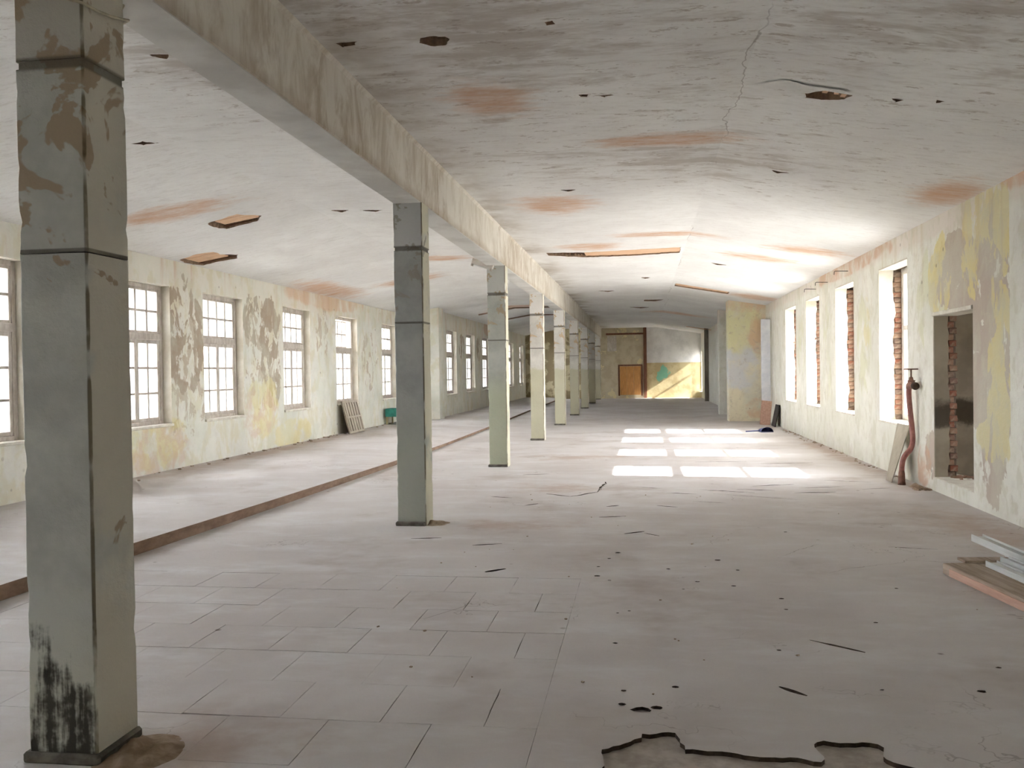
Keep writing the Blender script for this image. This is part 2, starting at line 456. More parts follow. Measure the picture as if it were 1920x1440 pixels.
def column_material(name, grey, upper, lower, peel, peel_amt, z_split, mould=0.0, side=None, hard=0.3):
    M = Mat(name, 0.9, 0.12)
    n = M.noise(2.2, 8, 0.65)
    z = M.axis(2)
    zz = M.math('ADD', z, M.math('MULTIPLY', M.math('SUBTRACT', M.noise(3.0, 6, 0.7, off=5), 0.5), 0.25))
    c = M.mix(M.step(n, 0.35, 0.68), lin(grey), lin([int(v * 0.90) for v in grey]))
    c = M.mix(M.math('MULTIPLY', M.step(zz, z_split[1] - 0.02, z_split[1] + 0.02), 0.9), c, lin(upper))
    lowf = M.math('MULTIPLY', M.step(zz, z_split[0] + hard, z_split[0] - hard), 0.85)
    c = M.mix(lowf, c, lin(lower))
    if side:      # the face turned to the right bay has a paler, patchy tone
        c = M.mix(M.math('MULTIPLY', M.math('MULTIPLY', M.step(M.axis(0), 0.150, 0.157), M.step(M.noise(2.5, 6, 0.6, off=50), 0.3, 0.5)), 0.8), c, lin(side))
    f = M.math('ADD', M.noise(2.6, 7, 0.6, off=9, dist=0.5), M.math('MULTIPLY', M.math('SUBTRACT', M.step(z, 1.7, 2.5), 1.0), 0.14))
    k = M.step(f, peel_amt - 0.012, peel_amt + 0.012)
    c = M.mix(M.math('MULTIPLY', k, 0.92), c, lin(peel))
    hg = M.noise(16, 4, 0.7)
    # dirty line down the worn front corner
    ex = M.spot((0.1585, -0.1585, 0), (0.016, 0.016, 0))
    ek = M.math('MULTIPLY', M.step(ex, 0.05, 0.5), M.step(M.noise(4, 6, 0.7, stretch=(1, 1, 0.5), off=15), 0.32, 0.50))
    c = M.mix(M.math('MULTIPLY', ek, 0.8), c, lin((88, 74, 48)))
    # dirt caught in the joints
    for jz, hw in ((2.985, 0.035), (2.19, 0.012)):
        d = M.math('ABSOLUTE', M.math('SUBTRACT', zz if hw > 1 else z, jz))
        c = M.mix(M.math('MULTIPLY', M.step(d, hw, hw * 0.5), 0.75), c, lin((84, 78, 68)))
    if mould:
        s = M.noise(1.0, 6, 0.62, stretch=(14, 14, 1.6), off=22)
        t = M.noise(6.0, 6, 0.65, off=26)
        lowz = M.step(z, 1.0, 0.05)
        f = M.math('ADD', M.math('ADD', M.math('MULTIPLY', s, 0.55), M.math('MULTIPLY', t, 0.45)), M.math('MULTIPLY', M.math('SUBTRACT', lowz, 1.0), 0.26))
        k = M.math('MULTIPLY', M.step(f, 0.40, 0.52), M.step(M.axis(1), -0.150, -0.157))
        c = M.mix(M.math('MULTIPLY', k, mould), c, lin((52, 48, 42)))
    M.col(c).bump(hg, 0.4, 0.012)
    return M.m
M_col = [
    column_material('column_grey_green_mouldy', (190, 192, 185), (180, 177, 168), (196, 196, 182), (160, 144, 122), 0.57, (0.5, 2.985), mould=0.95, side=(198, 193, 178)),
    column_material('column_grey_green', (172, 174, 169), (190, 191, 189), (166, 169, 157), (154, 150, 138), 0.60, (1.2, 2.985), side=(206, 202, 178)),
    column_material('column_grey_olive_foot', (184, 186, 177), (198, 199, 194), (168, 171, 148), (172, 156, 130), 0.60, (1.5, 2.985), side=(212, 208, 184)),
    column_material('column_white_ochre_foot', (214, 211, 203), (220, 218, 213), (186, 183, 156), (196, 172, 138), 0.60, (1.7, 2.985), side=(220, 215, 198), hard=0.04),
]
M_plinth = simple('column_plinth', (116, 112, 102), (84, 80, 72), 10, 0.9, bump=0.4)
M_frame = simple('window_paint_grey_white', (206, 199, 190), (176, 166, 154), 9, 0.75, stretch=(1, 1, 0.4), bump=0.2)
M_frame_white = simple('window_paint_white', (232, 229, 222), (212, 206, 196), 9, 0.7, bump=0.15)
M_sill = simple('sill_plaster', (222, 219, 206), (200, 194, 180), 5, 0.9, bump=0.3)
M_reveal = simple('reveal_plaster', (212, 207, 194), (194, 186, 168), 2.2, 0.92, bump=0.3)

def glass_material():
    M = bpy.data.materials.new('dusty_window_glass')
    M.use_nodes = True
    t = M.node_tree
    t.nodes.remove(t.nodes['Principled BSDF'])
    tr = t.nodes.new('ShaderNodeBsdfTransparent'); tr.inputs[0].default_value = (0.93, 0.95, 0.95, 1)
    gl = t.nodes.new('ShaderNodeBsdfGlossy'); gl.inputs['Roughness'].default_value = 0.05
    tl = t.nodes.new('ShaderNodeBsdfTranslucent'); tl.inputs[0].default_value = (0.9, 0.9, 0.88, 1)
    fr = t.nodes.new('ShaderNodeFresnel'); fr.inputs[0].default_value = 1.3
    m1 = t.nodes.new('ShaderNodeMixShader'); m2 = t.nodes.new('ShaderNodeMixShader')
    t.links.new(fr.outputs[0], m1.inputs[0]); t.links.new(tr.outputs[0], m1.inputs[1]); t.links.new(gl.outputs[0], m1.inputs[2])
    m2.inputs[0].default_value = 0.12
    t.links.new(m1.outputs[0], m2.inputs[1]); t.links.new(tl.outputs[0], m2.inputs[2])
    t.links.new(m2.outputs[0], t.nodes['Material Output'].inputs[0])
    return M
M_glass = glass_material()

def brick_material():
    M = Mat('old_red_brick', 0.93, 0.1)
    r = M.rand()
    n = M.noise(9, 8, 0.7)
    c = M.mix(r, lin((136, 88, 70)), lin((146, 122, 102)))
    c = M.mix(M.math('MULTIPLY', M.step(M.math('FRACT', M.math('MULTIPLY', r, 7.31)), 0.55, 0.75), 0.7), c, lin((112, 98, 88)))
    c = M.mix(M.math('MULTIPLY', M.step(n, 0.46, 0.66), 0.7), c, lin((168, 150, 130)))
    M.col(c).bump(n, 0.6, 0.01)
    return M.m
M_brick = brick_material()
M_mortar = simple('brick_bed_mortar', (126, 112, 98), (92, 80, 70), 18, 0.95, bump=0.5)
M_wood_pale = simple('pale_lath_board', (226, 194, 162), (204, 164, 130), 2.0, 0.8, stretch=(0.6, 12, 12), bump=0.2)
M_wood_dark = simple('dark_lath', (112, 78, 54), (76, 52, 38), 3.0, 0.85, stretch=(1, 8, 8), bump=0.3)
M_wood_grey = simple('weathered_wood', (178, 162, 146), (146, 130, 114), 2.0, 0.85, stretch=(14, 1.0, 14), bump=0.3)
M_wood_pink = simple('fresh_sawn_edge', (204, 170, 152), (184, 148, 130), 2.0, 0.8, stretch=(10, 0.8, 10), bump=0.2)
M_cavity = simple('ceiling_cavity', (70, 54, 42), (44, 34, 28), 8, 0.95, bump=0.3)
M_broken = simple('broken_plaster_edge', (158, 136, 114), (122, 100, 82), 20, 0.95, bump=0.5)
M_ground = simple('pale_yard_gravel', (132, 130, 124), (114, 112, 106), 1.0, 0.95, bump=0.0)
M_outside = simple('outer_render', (190, 184, 172), (176, 170, 158), 1.0, 0.95, bump=0.0)

# ------------------------------------------------------------------ yard outside
g = MB().box(-90, 90, -60, 110, -1.1, -1.0).build('yard_ground', M_ground)
tag(g, 'pale gravel yard around the building outside the windows', 'ground', kind='structure')

# ------------------------------------------------------------------ floor: screed with broken patches, cracks, and the bare tiles in front
TX0, TX1, TY0, TY1, TS = -4.5, 2.5, 3.6, 7.1, 0.5
CUTX = -0.5                       # the screed hides the tiles from here on
tile_region = rect(TX0, CUTX, TY0, TY1)

def slit(a, b, w, seed):
    a, b = Vector(a), Vector(b)
    d = (b - a); n = Vector((-d.y, d.x)).normalized()
    k = max(4, int(d.length / 0.06))
    L, Rr = [], []
    for i in range(k + 1):
        t = i / k
        q = a + d * t + n * (0.035 * noise.noise(Vector((q_ := seed + t * d.length * 5, seed, 1.0))) * min(1, d.length))
        ww = w * (0.25 + 0.75 * abs(math.sin(math.pi * min(max(t, 0.03), 0.97)))) * (0.5 + 0.9 * abs(noise.noise(Vector((seed * 2 + t * d.length * 9, 3.0, seed)))))
        L.append(q + n * ww / 2); Rr.append(q - n * ww / 2)
    return L + Rr[::-1]

floor_holes = [tile_region]
floor_depth = [0.012]
broken = [(-0.19, 3.5), (-0.19, 3.90), (-0.10, 3.98), (-0.02, 4.09), (0.13, 4.12), (0.165, 3.95), (0.72, 3.88), (0.74, 4.09), (1.0, 4.09), (0.99, 3.93), (1.1, 3.86), (1.06, 3.5)]
floor_holes.append(jag(broken, 0.03, 0.03, 2.0)); floor_depth.append(0.020)
cracks = [((-1.30, 12.0), (-0.95, 11.75), .03), ((-0.95, 11.75), (-0.62, 12.2), .03), ((-0.62, 12.2), (-0.55, 13.3), .03), ((-0.1, 12.75), (0.25, 12.6), .02),
          ((0.75, 12.5), (1.45, 12.2), .03), ((1.5, 12.9), (2.1, 13.1), .03), ((2.1, 12.7), (2.75, 12.9), .02), ((0.9, 12.1), (1.9, 11.6), .02), ((0.15, 11.0), (0.4, 10.9), .025),
          ((-0.2, 9.1), (0.0, 9.25), .035), ((0.0, 9.15), (0.15, 9.0), .02), ((2.6, 13.6), (3.2, 13.4), .02), ((-0.45, 10.9), (-0.3, 11.0), .03), ((-1.45, 10.95), (-1.3, 11.1), .03),
          ((0.68, 4.78), (0.80, 4.66), .03), ((0.98, 5.62), (1.25, 5.40), .02), ((2.2, 8.6), (2.6, 8.5), .012), ((-1.9, 14.2), (-1.5, 14.3), .03), ((-3.2, 12.1), (-2.9, 12.25), .03),
          ((-1.3, 7.28), (-1.15, 7.42), .06), ((0.3, 12.15), (0.7, 12.05), .03), ((1.25, 12.55), (1.75, 12.45), .03), ((1.95, 12.2), (2.5, 12.3), .03), ((0.6, 11.4), (1.0, 11.25), .02), ((-0.5, 10.1), (-0.2, 10.2), .03), ((-2.0, 11.7), (-1.7, 11.6), .03), ((2.9, 12.6), (3.3, 12.75), .02), ((-1.62, 8.4), (-1.35, 8.5), .03), ((-2.3, 8.7), (-2.0, 8.75), .03), ((0.9, 16.2), (1.8, 16.3), .03), ((2.0, 15.9), (2.9, 16.1), .03)]
for i, (a, b, w) in enumerate(cracks):
    floor_holes.append(slit(a, b, w * 1.7, 3.7 * i + 1)); floor_depth.append(0.02)
pr = random.Random(12)
pocks = [(pr.uniform(-0.45, 1.9), pr.uniform(4.6, 8.2), pr.uniform(0.008, 0.026)) for _ in range(22)]
pocks += [(-0.02, 4.38, 0.05), (0.05, 4.42, 0.03), (-0.12, 4.45, 0.02), (0.62, 7.9, 0.03), (1.4, 9.3, 0.02), (0.15, 4.72, 0.02), (1.9, 5.2, 0.015)]
for i, (x, y, r) in enumerate(pocks):
    floor_holes.append([Vector((x + r * (1 + .5 * noise.noise(Vector((k, i * 3.3, 0)))) * math.cos(k * .785), y + r * 0.8 * (1 + .5 * noise.noise(Vector((k + 9, i * 3.3, 0)))) * math.sin(k * .785))) for k in range(8)])
    floor_depth.append(0.015)
outer = [(x, y) for y, x in STEPX] + [(XR + 0.6, Y1), (XR + 0.6, Y0)]
floor = sheet('floor', [M_floor, M_crack], lambda u, v, d: (u, v, -d), outer, floor_holes, floor_depth, parent=None)
tag(floor, 'dusty grey concrete floor with cracks and a broken patch in front', 'floor', kind='structure')
# bed under the tiles stops short of the broken patch, which is deeper
sf = sheet('screed_bed', [M_crack, M_crack], lambda u, v, d: (u, v, -0.005), rect(TX0 - .02, CUTX + .002, TY0 - .02, TY1 + .02), [], parent=floor)
MB().box(-5.2, XR + 0.6, Y0, Y1, -0.2, -0.020).build('subfloor', M_subfloor, floor)

# bare tiles, laid in running bond
def tile_mesh(w, v, front=0.0):
    hw, hd = w / 2 - (0.0006 + 0.0007 * (v % 3)), TS / 2 - (0.0006 + 0.0012 * (v % 2))
    P = jag([(-hw, -hd), (hw, -hd), (hw, hd), (-hw, hd)], 0.004, 0.09, v * 5.1)
    P = [Vector((max(-hw, min(hw, q.x)), max(-hd, min(hd, q.y)))) for q in P]
    if front:      # a worn, open joint along the near edge
        P = [Vector((q.x, max(q.y, -hd + front * (0.4 + abs(noise.noise(Vector((q.x * 14, v * 3.0, 1)))))))) for q in P]
    n = len(P)
    V = [(q.x, q.y, 0) for q in P] + [(q.x, q.y, -0.012) for q in P]
    F = [list(range(n))] + [[i, i + n, (i + 1) % n + n, (i + 1) % n] for i in range(n)]
    return mesh('tile_slab', V, F, M_floor)
tvar = {w: [tile_mesh(w, v) for v in range(6)] for w in (TS, TS / 2)}
openj = {w: [tile_mesh(w, v, 0.014) for v in range(6)] for w in (TS, TS / 2)}
OPEN = {3: (-3.6, -1.7), 6: (-3.9, -1.6), 4: (-1.4, -0.2), 1: (-2.1, -0.9), 5: (-4.2, -2.4)}      # row: x range of joints that have opened up
rng = random.Random(3)
for row in range(int(round((TY1 - TY0) / TS))):
    yc = TY0 + (row + 0.5) * TS
    xe = CUTX
    x = TX0
    first = row % 2
    while x < xe - 0.01:
        w = TS / 2 if (first or xe - x < TS - 0.01) else TS
        first = 0
        lo, hi = OPEN.get(row, (9, 9))
        obj('tile', (openj if lo < x + w / 2 < hi and rng.random() < 0.85 else tvar)[w][rng.randrange(6)], floor, (x + w / 2, yc, rng.uniform(-0.001, 0.0005)), (rng.uniform(-.0015, .0015), rng.uniform(-.0015, .0015), 0))
        x += w

# raised aisle on the left with its brown edge
V, F, fm = [], [], []
n = len(STEPX)
for yy, xx in STEPX:
    hs = STEP - 0.06 * min(1, max(0, (yy - 8) / 12))       # the step gets lower down the hall
    V += [(XL - 0.2, yy, STEP), (xx - 1.2, yy, STEP), (xx, yy, hs), (xx + 0.012, yy, -0.03)]
for i in range(n - 1):
    a, b = i * 4, i * 4 + 4
    F.append([a, a + 1, b + 1, b]); fm.append(0)
    F.append([a + 1, a + 2, b + 2, b + 1]); fm.append(0)
    F.append([a + 2, a + 3, b + 3, b + 2]); fm.append(1)
o = obj('floor', mesh('floor_raised', V, F, [M_floor, M_step], fm=fm))
tag(o, 'raised concrete aisle floor with brown edge along the left windows', 'floor', kind='structure')

# ------------------------------------------------------------------ walls
RW = [(13.62, 15.20), (16.93, 18.50), (20.11, 21.72), (23.10, 24.75)]      # right windows along y
RWZ = (0.78, 3.20)
RWB = [(-7.0, -5.4)]        # added behind the viewpoint to light the near hall
LWB = [(5.2, 6.8), (1.7, 3.3)]  # invented windows out of view, added to brighten the near end
FARW = (51.45, 52.15, 0.35, 2.62)
DOOR = (11.05, 12.48, 0.17, 2.32)
LW = [(8.75, 10.38), (12.30, 13.87), (15.00, 16.60), (18.58, 20.17), (21.98, 23.70), (26.05, 27.62)]
LW2 = [(30.8, 32.5), (34.3, 36.1), (37.9, 39.9), (45.4, 47.3), (49.6, 51.3)]
LWZ = (0.86, 3.13)

def wall(name, mat, face, out, u0, u1, z0, z1, holes, thick, label, axis='x', reveal=None):
    """face: coordinate of the room-side face; out: +1/-1 direction away from the room"""
    outer = [(u0, z0), (u1, z0), (u1, z1), (u0, z1)]
    H = [rect(*h) for h in holes]
    if axis == 'x':
        P = lambda u, v, d: (face + out * d, u, v)
    else:
        P = lambda u, v, d: (u, face + out * d, v)
    V2, F = cdt(outer, H)
    V = [P(q.x, q.y, 0) for q in V2]
    fm = [0] * len(F)
    k = len(V)
    V += [P(q.x, q.y, thick) for q in V2]
    F2 = [[i + k for i in f][::-1] for f in F]
    fm += [2] * len(F2)
    F = F + F2
    for h in H + [outer]:
        k = len(V)
        V += [P(q[0], q[1], 0) for q in h] + [P(q[0], q[1], thick) for q in h]
        for i in range(4):
            j = (i + 1) % 4
            F.append([k + i, k + j, k + 4 + j, k + 4 + i]); fm.append(1)
    o = obj(name, mesh(name, V, F, [mat, reveal or M_reveal, M_outside], fm=fm))
    bm = bmesh.new(); bm.from_mesh(o.data); bmesh.ops.recalc_face_normals(bm, faces=bm.faces); bm.to_mesh(o.data); bm.free()
    return tag(o, label, 'wall', kind='structure')

TOPZ = 4.6
wl = wall('wall_left', M_wall_left, XL, -1, Y0, 28.9, -0.2, TOPZ, [(a, b, *LWZ) for a, b in LW] + [(a, b, *LWZ) for a, b in LWB], 0.45,
          'pale yellow peeling wall along the left aisle with the big near windows')
wl2 = wall('wall_left', M_wall_left, XL2, -1, 28.9, Y1, -0.2, TOPZ, [(a, b, *LWZ) for a, b in LW2], 0.45,
           'pale stained left wall beyond the projecting cross wall, with the far windows')
PL = 0.03   # plaster thickness over the brick in the right-hand openings
core_holes = [(a - 0.0, b + PL, RWZ[0], RWZ[1] + 0.0) for a, b in RW] + [(a, b, *RWZ) for a, b in RWB] + [(DOOR[0], DOOR[1] + 0.6, DOOR[2], DOOR[3])]
# plaster skin with the visible openings, brick core behind with wider openings
V2holes = [(a, b, *RWZ) for a, b in RW + RWB] + [DOOR]
wr = wall('wall_right', M_wall_right, XR, 1, Y0, 28.9, -0.2, TOPZ, V2holes, 0.012, 'greenish white peeling wall on the right with sunlit window openings and a doorway')
core = wall('masonry_core', M_mortar, XR + 0.0119, 1, Y0, 28.9, -0.2, TOPZ, core_holes, 0.41, 'x', reveal=M_mortar)
core.parent = wr
for k in ('label', 'category', 'kind'): del core[k]
wr2 = wall('wall_right', M_wall_right, 3.32, 1, 33.0, Y1 + 0.3, -0.2, TOPZ, [FARW], 0.45, 'shaded right wall near the end of the hall with one sunlit opening')
wall('wall_right', M_wall_right, XR, 1, 28.9, 33.2, -0.2, TOPZ, [], 0.45, 'shadowed recess of the right wall behind the cross wall')
M_side = simple('end_reveal', (200, 196, 180), (178, 170, 152), 3, 0.9)

# ragged plaster lining of the far jambs and the bricks showing behind it
bvar = []
for v in range(5):
    r_ = random.Random(20 + v)
    bm = bmesh.new()
    bmesh.ops.create_cube(bm, size=1)
    for q in bm.verts:
        q.co = Vector((q.co.x * 0.165, q.co.y * 0.03, q.co.z * 0.074))
    bmesh.ops.bevel(bm, geom=bm.edges[:], offset=0.006, segments=1, affect='EDGES')
    for q in bm.verts:
        q.co += 0.006 * Vector((r_.uniform(-1, 1), r_.uniform(-1, 1), r_.uniform(-.6, .6)))
    me = bpy.data.meshes.new('brick'); bm.to_mesh(me); bm.free()
    me.materials.append(M_brick)
    bvar.append(me)
rb = random.Random(5)
def jamb(yj, z0, z1, seed, d0=0.23, mat=None, bs=1.0):
    """far jamb at y=yj: plaster slab PL thick with a broken edge, bricks deeper in"""
    n = int((z1 - z0) / 0.05)
    V, F = [], []
    for i in range(n + 1):
        z = z0 + (z1 - z0) * i / n
        d = d0 + 0.035 * noise.noise(Vector((seed, z * 2.2, 0))) + 0.022 * noise.noise(Vector((seed, z * 9, 4)))
        V += [(XR + 0.01, yj, z), (XR + d, yj, z), (XR + d + 0.006, yj + PL, z)]
        if i:
            a, b = (i - 1) * 3, i * 3
            F += [[a, a + 1, b + 1, b], [a + 1, a + 2, b + 2, b + 1]]
    obj('jamb_plaster', mesh('jamb_plaster', V, F, mat or M_reveal), wr)
    z, r = z0 + 0.04, 0
    while z < z1 - 0.03:
        o = obj('brick', bvar[rb.randrange(5)], wr, (XR + d0 + 0.083 * bs - 0.012 + (0.02 if r % 2 else -0.02) + rb.uniform(-.006, .006), yj + PL - 0.004 + rb.uniform(-.007, .005), z), (rb.uniform(-.03, .03), rb.uniform(-.03, .03), rb.uniform(-.05, .05)))
        o.scale.x = bs
        z += 0.082; r += 1
for i, (a, b) in enumerate(RW):
    jamb(b, RWZ[0], RWZ[1], 3.3 * i)
    MB().box(XR + .002, XR + 0.25, a, b, RWZ[1] - 0.02, RWZ[1] + .001).build('lintel_plaster', M_reveal, wr)
    MB().box(XR + .002, XR + 0.25, a - .001, a + 0.02, RWZ[0], RWZ[1]).build('jamb_plaster', M_reveal, wr)


# end wall and the wall behind the camera
def end_material():
    M = Mat('end_wall_paint', 0.92, 0.1)
    n = M.noise(1.2, 7, 0.65)
    z = M.axis(2); x = M.axis(0)
    white = M.mix(M.step(n, 0.4, 0.65), lin((226, 224, 220)), lin((206, 204, 200)))
    dado = M.mix(M.step(n, 0.4, 0.62), lin((206, 192, 150)), lin((184, 164, 124)))
    turq = M.step(M.math('ADD', M.spot((1.15, Y1, 1.35), (0.65, 0, 0.75)), M.math('MULTIPLY', M.noise(2.5, 3, 0.6, off=5), 1.2)), 1.05, 1.1)
    dado = M.mix(M.math('MULTIPLY', turq, 0.8), dado, lin((112, 190, 164)))
    r = M.mix(M.step(z, 2.03, 2.01), white, dado)
    f = M.step(M.noise(1.3, 7, 0.6, off=12, dist=0.5), 0.585, 0.605)
    ol = M.mix(M.step(M.noise(2, 6, 0.6, off=3), 0.4, 0.65), lin((202, 192, 166)), lin((188, 176, 148)))
    ol = M.mix(M.math('MULTIPLY', f, 0.9), ol, lin((222, 210, 168)))
    c = M.mix(M.math('LESS_THAN', x, 0.1), r, ol)
    lb = M.mix(M.step(M.noise(1.6, 7, 0.65, off=33, dist=.4), 0.46, 0.55), lin((158, 144, 114)), lin((206, 196, 162)))
    c = M.mix(M.math('LESS_THAN', x, -2.5), c, lb)
    M.col(c).bump(n, 0.3, 0.01)
    return M.m
M_end = end_material()
we = wall('wall_end', M_end, Y1, 1, XL - 1, XR + 1, -0.2, TOPZ, [], 0.3, 'far end wall, white over a beige dado with olive boarding on its left', axis='y')
wall('wall_back', M_wall_left, Y0, -1, XL - 1, XR + 1, -0.2, TOPZ, [], 0.3, 'plain wall closing the hall behind the viewpoint', axis='y')

# projecting cross walls half way down the hall
V = MB().box(2.65, XR + 0.3, 28.6, 29.3, -0.05, TOPZ, 0.012)
o = V.build('cross_wall', M_stub); tag(o, 'mottled yellow and bluish cross wall jutting from the right wall', 'wall', kind='structure')
V = MB().box(XL - 0.3, -6.52, 28.6, 29.3, 0.0, TOPZ, 0.012)
o = V.build('cross_wall', M_wall_left); tag(o, 'pale stained cross wall jutting from the left wall', 'wall', kind='structure')
V = MB().box(2.72, 3.6, 33.0, 33.5, -0.05, TOPZ, 0.012)
o = V.build('pilaster', M_wall_right); tag(o, 'narrow white pilaster in the shade behind the right cross wall', 'pilaster', kind='structure')
V = MB().box(3.12, 3.34, 46.3, 46.6, -0.05, TOPZ, 0.01)
o = V.build('wall_pier', simple('dark_pier', (132, 124, 112), (106, 98, 88), 3, 0.9, stretch=(3, 3, .5)))
tag(o, 'dark narrow pier on the right wall close to the end wall', 'pilaster', kind='structure')

# small dark room behind the doorway
M_room = simple('niche_wall_olive', (150, 142, 122), (122, 114, 98), 2.0, 0.92, bump=0.3)
rm = Mat('niche_wall_stained', 0.92, 0.1)
_z = rm.math('ADD', rm.axis(2), rm.math('MULTIPLY', rm.math('SUBTRACT', rm.noise(4, 7, 0.7), 0.5), 0.35))
_k = rm.math('MULTIPLY', rm.step(_z, 0.78, 0.9), rm.step(_z, 1.25, 1.1))
_c = rm.mix(rm.step(rm.noise(1.5, 6, 0.6, off=4), 0.4, 0.65), lin((154, 145, 126)), lin((132, 123, 106)))
rm.col(rm.mix(rm.math('MULTIPLY', _k, 0.85), _c, lin((52, 44, 34))))
rx0, rx1, ry0, ry1 = XR + 0.43, XR + 2.6, 9.2, 13.06
rz0, rz1 = 0.15, 2.9
V = [(rx0, ry0, rz0), (rx1, ry0, rz0), (rx1, ry1, rz0), (rx0, ry1, rz0), (rx0, ry0, rz1), (rx1, ry0, rz1), (rx1, ry1, rz1), (rx0, ry1, rz1)]
F = [(0, 1, 2, 3), (4, 7, 6, 5), (2, 6, 7, 3), (0, 4, 5, 1)]
v2, f2 = cdt([(ry0, rz0), (ry1, rz0), (ry1, rz1), (ry0, rz1)], [rect(9.5, 10.3, 1.2, 2.4)])   # unseen window opening, added to light the room
V += [(rx1, q.x, q.y) for q in v2]
F += [[8 + i for i in f] for f in f2]
o = obj('wall_niche', mesh('niche', V, F, [rm.m]))
tag(o, 'dim olive side room seen through the doorway', 'room', kind='structure')
jamb(DOOR[1], DOOR[2], DOOR[3], 31.0, 0.19, rm.m, 0.60)
MB().box(XR + 0.013, XR + 0.285, DOOR[1] + PL, DOOR[1] + 0.62, DOOR[2] - .02, DOOR[3] + .02).build('door_jamb_masonry', M_mortar, wr)
# door lining: rough lintel
MB().box(XR + 0.002, XR + 0.42, DOOR[0] + .002, DOOR[1] + 0.58, DOOR[2] - 0.02, DOOR[2] + 0.012).build('door_sill', M_sill, wr)
o = MB().box(XR - 0.02, XR + 0.30, DOOR[0] - 0.0, DOOR[1] + 0.0, DOOR[3] - 0.03, DOOR[3] + 0.02, 0.006).build('door_lintel', M_sill, wr)

# ------------------------------------------------------------------ ceiling with holes
holesR, holesRS, holesLS = [], [], []
depR, depRS, depLS = [], [], []
flat_polys = [  # (outline, depth)
    ([(-1.55, 6.36), (-1.45, 6.33), (-1.36, 6.38), (-1.40, 6.52), (-1.51, 6.52), (-1.58, 6.44)], 0.16),
    ([(-2.20, 6.33), (-2.02, 6.33), (-2.05, 6.40), (-2.16, 6.43)], 0.10),
    ([(-1.90, 18.32), (-1.15, 18.45), (0.78, 18.12), (0.80, 18.98), (-0.24, 19.25), (-1.2, 19.22), (-1.92, 18.75)], 0.05),
    ([(-0.64, 6.22), (-0.58, 6.20), (-0.57, 6.26), (-0.63, 6.28)], 0.08),
    ([(-0.52, 7.90), (-0.44, 7.91), (-0.45, 7.97), (-0.51, 7.96)], 0.06), ([(-0.36, 7.94), (-0.22, 7.96), (-0.30, 8.02)], 0.06), ([(0.14, 7.92), (0.20, 7.93), (0.17, 7.98)], 0.06),
    ([(-1.05, 12.0), (-0.85, 12.02), (-0.95, 12.12)], 0.05), ([(0.0, 23.8), (0.25, 23.9), (0.1, 24.2)], 0.05), ([(-3.62, 6.32), (-3.48, 6.33), (-3.54, 6.42)], 0.05),
    ([(-4.1, 12.85), (-3.75, 12.9), (-3.9, 13.02)], 0.05), ([(-4.5, 12.75), (-4.25, 12.8), (-4.4, 12.95)], 0.04),
    ([(-1.3, 27.5), (-0.8, 27.6), (-1.0, 27.9)], 0.05), ([(0.1, 31.5), (0.75, 31.6), (0.5, 32.3), (0.1, 32.1)], 0.05), ([(-0.5, 35), (0.3, 35.3), (0, 35.8)], 0.05)]
slope_r_polys = [
    ([(1.36, 7.86), (1.49, 7.76), (1.62, 7.83), (1.76, 7.86), (1.72, 7.99), (1.55, 8.06), (1.42, 8.05)], 0.16),
    ([(0.95, 25.55), (2.46, 26.0), (2.46, 26.65), (0.95, 26.40)], 0.05),
    ([(2.06, 7.83), (2.16, 7.85), (2.12, 7.92)], 0.05), ([(2.39, 7.76), (2.46, 7.78), (2.42, 7.84)], 0.05), ([(1.5, 10.82), (1.72, 10.88), (1.6, 10.96)], 0.04), ([(1.5, 20.0), (1.85, 20.1), (1.65, 20.3)], 0.04)]
slope_l_polys = [
    ([(-6.10, 12.12), (-5.6, 11.98), (-5.4, 12.35), (-5.58, 12.62), (-6.09, 12.68), (-6.18, 12.40)], 0.07),
    ([(-7.60, 14.05), (-7.21, 13.90), (-6.96, 14.0), (-6.98, 14.28), (-6.81, 14.6), (-6.95, 14.86), (-7.25, 14.80), (-7.58, 14.86), (-7.66, 14.40)], 0.07),
    ([(-5.08, 8.46), (-4.95, 8.47), (-4.85, 8.62), (-5.0, 8.58)], 0.06)]
V, F, fm = [], [], []
def strip(x0, x1, polys, a0, seed):
    outer = [(x0, Y0 - .3), (x1, Y0 - .3), (x1, Y1 + .3), (x0, Y1 + .3)]
    H = []
    for i, (p, d) in enumerate(polys):
        small = max(q[0] for q in p) - min(q[0] for q in p) < 0.4
        H.append(jag(p, 0.022 if small else 0.04, 0.02 if small else 0.06, seed + i * 2.3))
    v2, f2 = cdt(outer, H)
    k = len(V)
    V.extend((q.x, q.y, ceil_z(q.x)) for q in v2)
    for f in f2:
        F.append([k + i for i in f][::-1]); fm.append(0)
    for h, (p, d) in zip(H, polys):
        k = len(V); n = len(h)
        V.extend((q.x, q.y, ceil_z(q.x)) for q in h)
        V.extend((q.x, q.y, ceil_z(q.x) + d + 0.02) for q in h)
        for i in range(n):
            j = (i + 1) % n
            F.append([k + i, k + j, k + n + j, k + n + i]); fm.append(1)
        vb, fb = cdt(h, [])
        k = len(V)
        V.extend((q.x, q.y, ceil_z(q.x) + d + 0.02) for q in vb)
        for f in fb:
            F.append([k + i for i in f][::-1]); fm.append(2)
strip(RIDGE_L, RIDGE_R, flat_polys, 0, 1.0)
strip(RIDGE_R, XR + 1.2, slope_r_polys, 0, 40.0)
strip(XL - 0.9, RIDGE_L, slope_l_polys, 0, 80.0)
ceiling = obj('ceiling', mesh('ceiling', V, F, [M_ceiling, M_broken, M_cavity], fm=fm))
tag(ceiling, 'whitewashed plaster ceiling with rust stains, holes and sloping sides', 'ceiling', kind='structure')

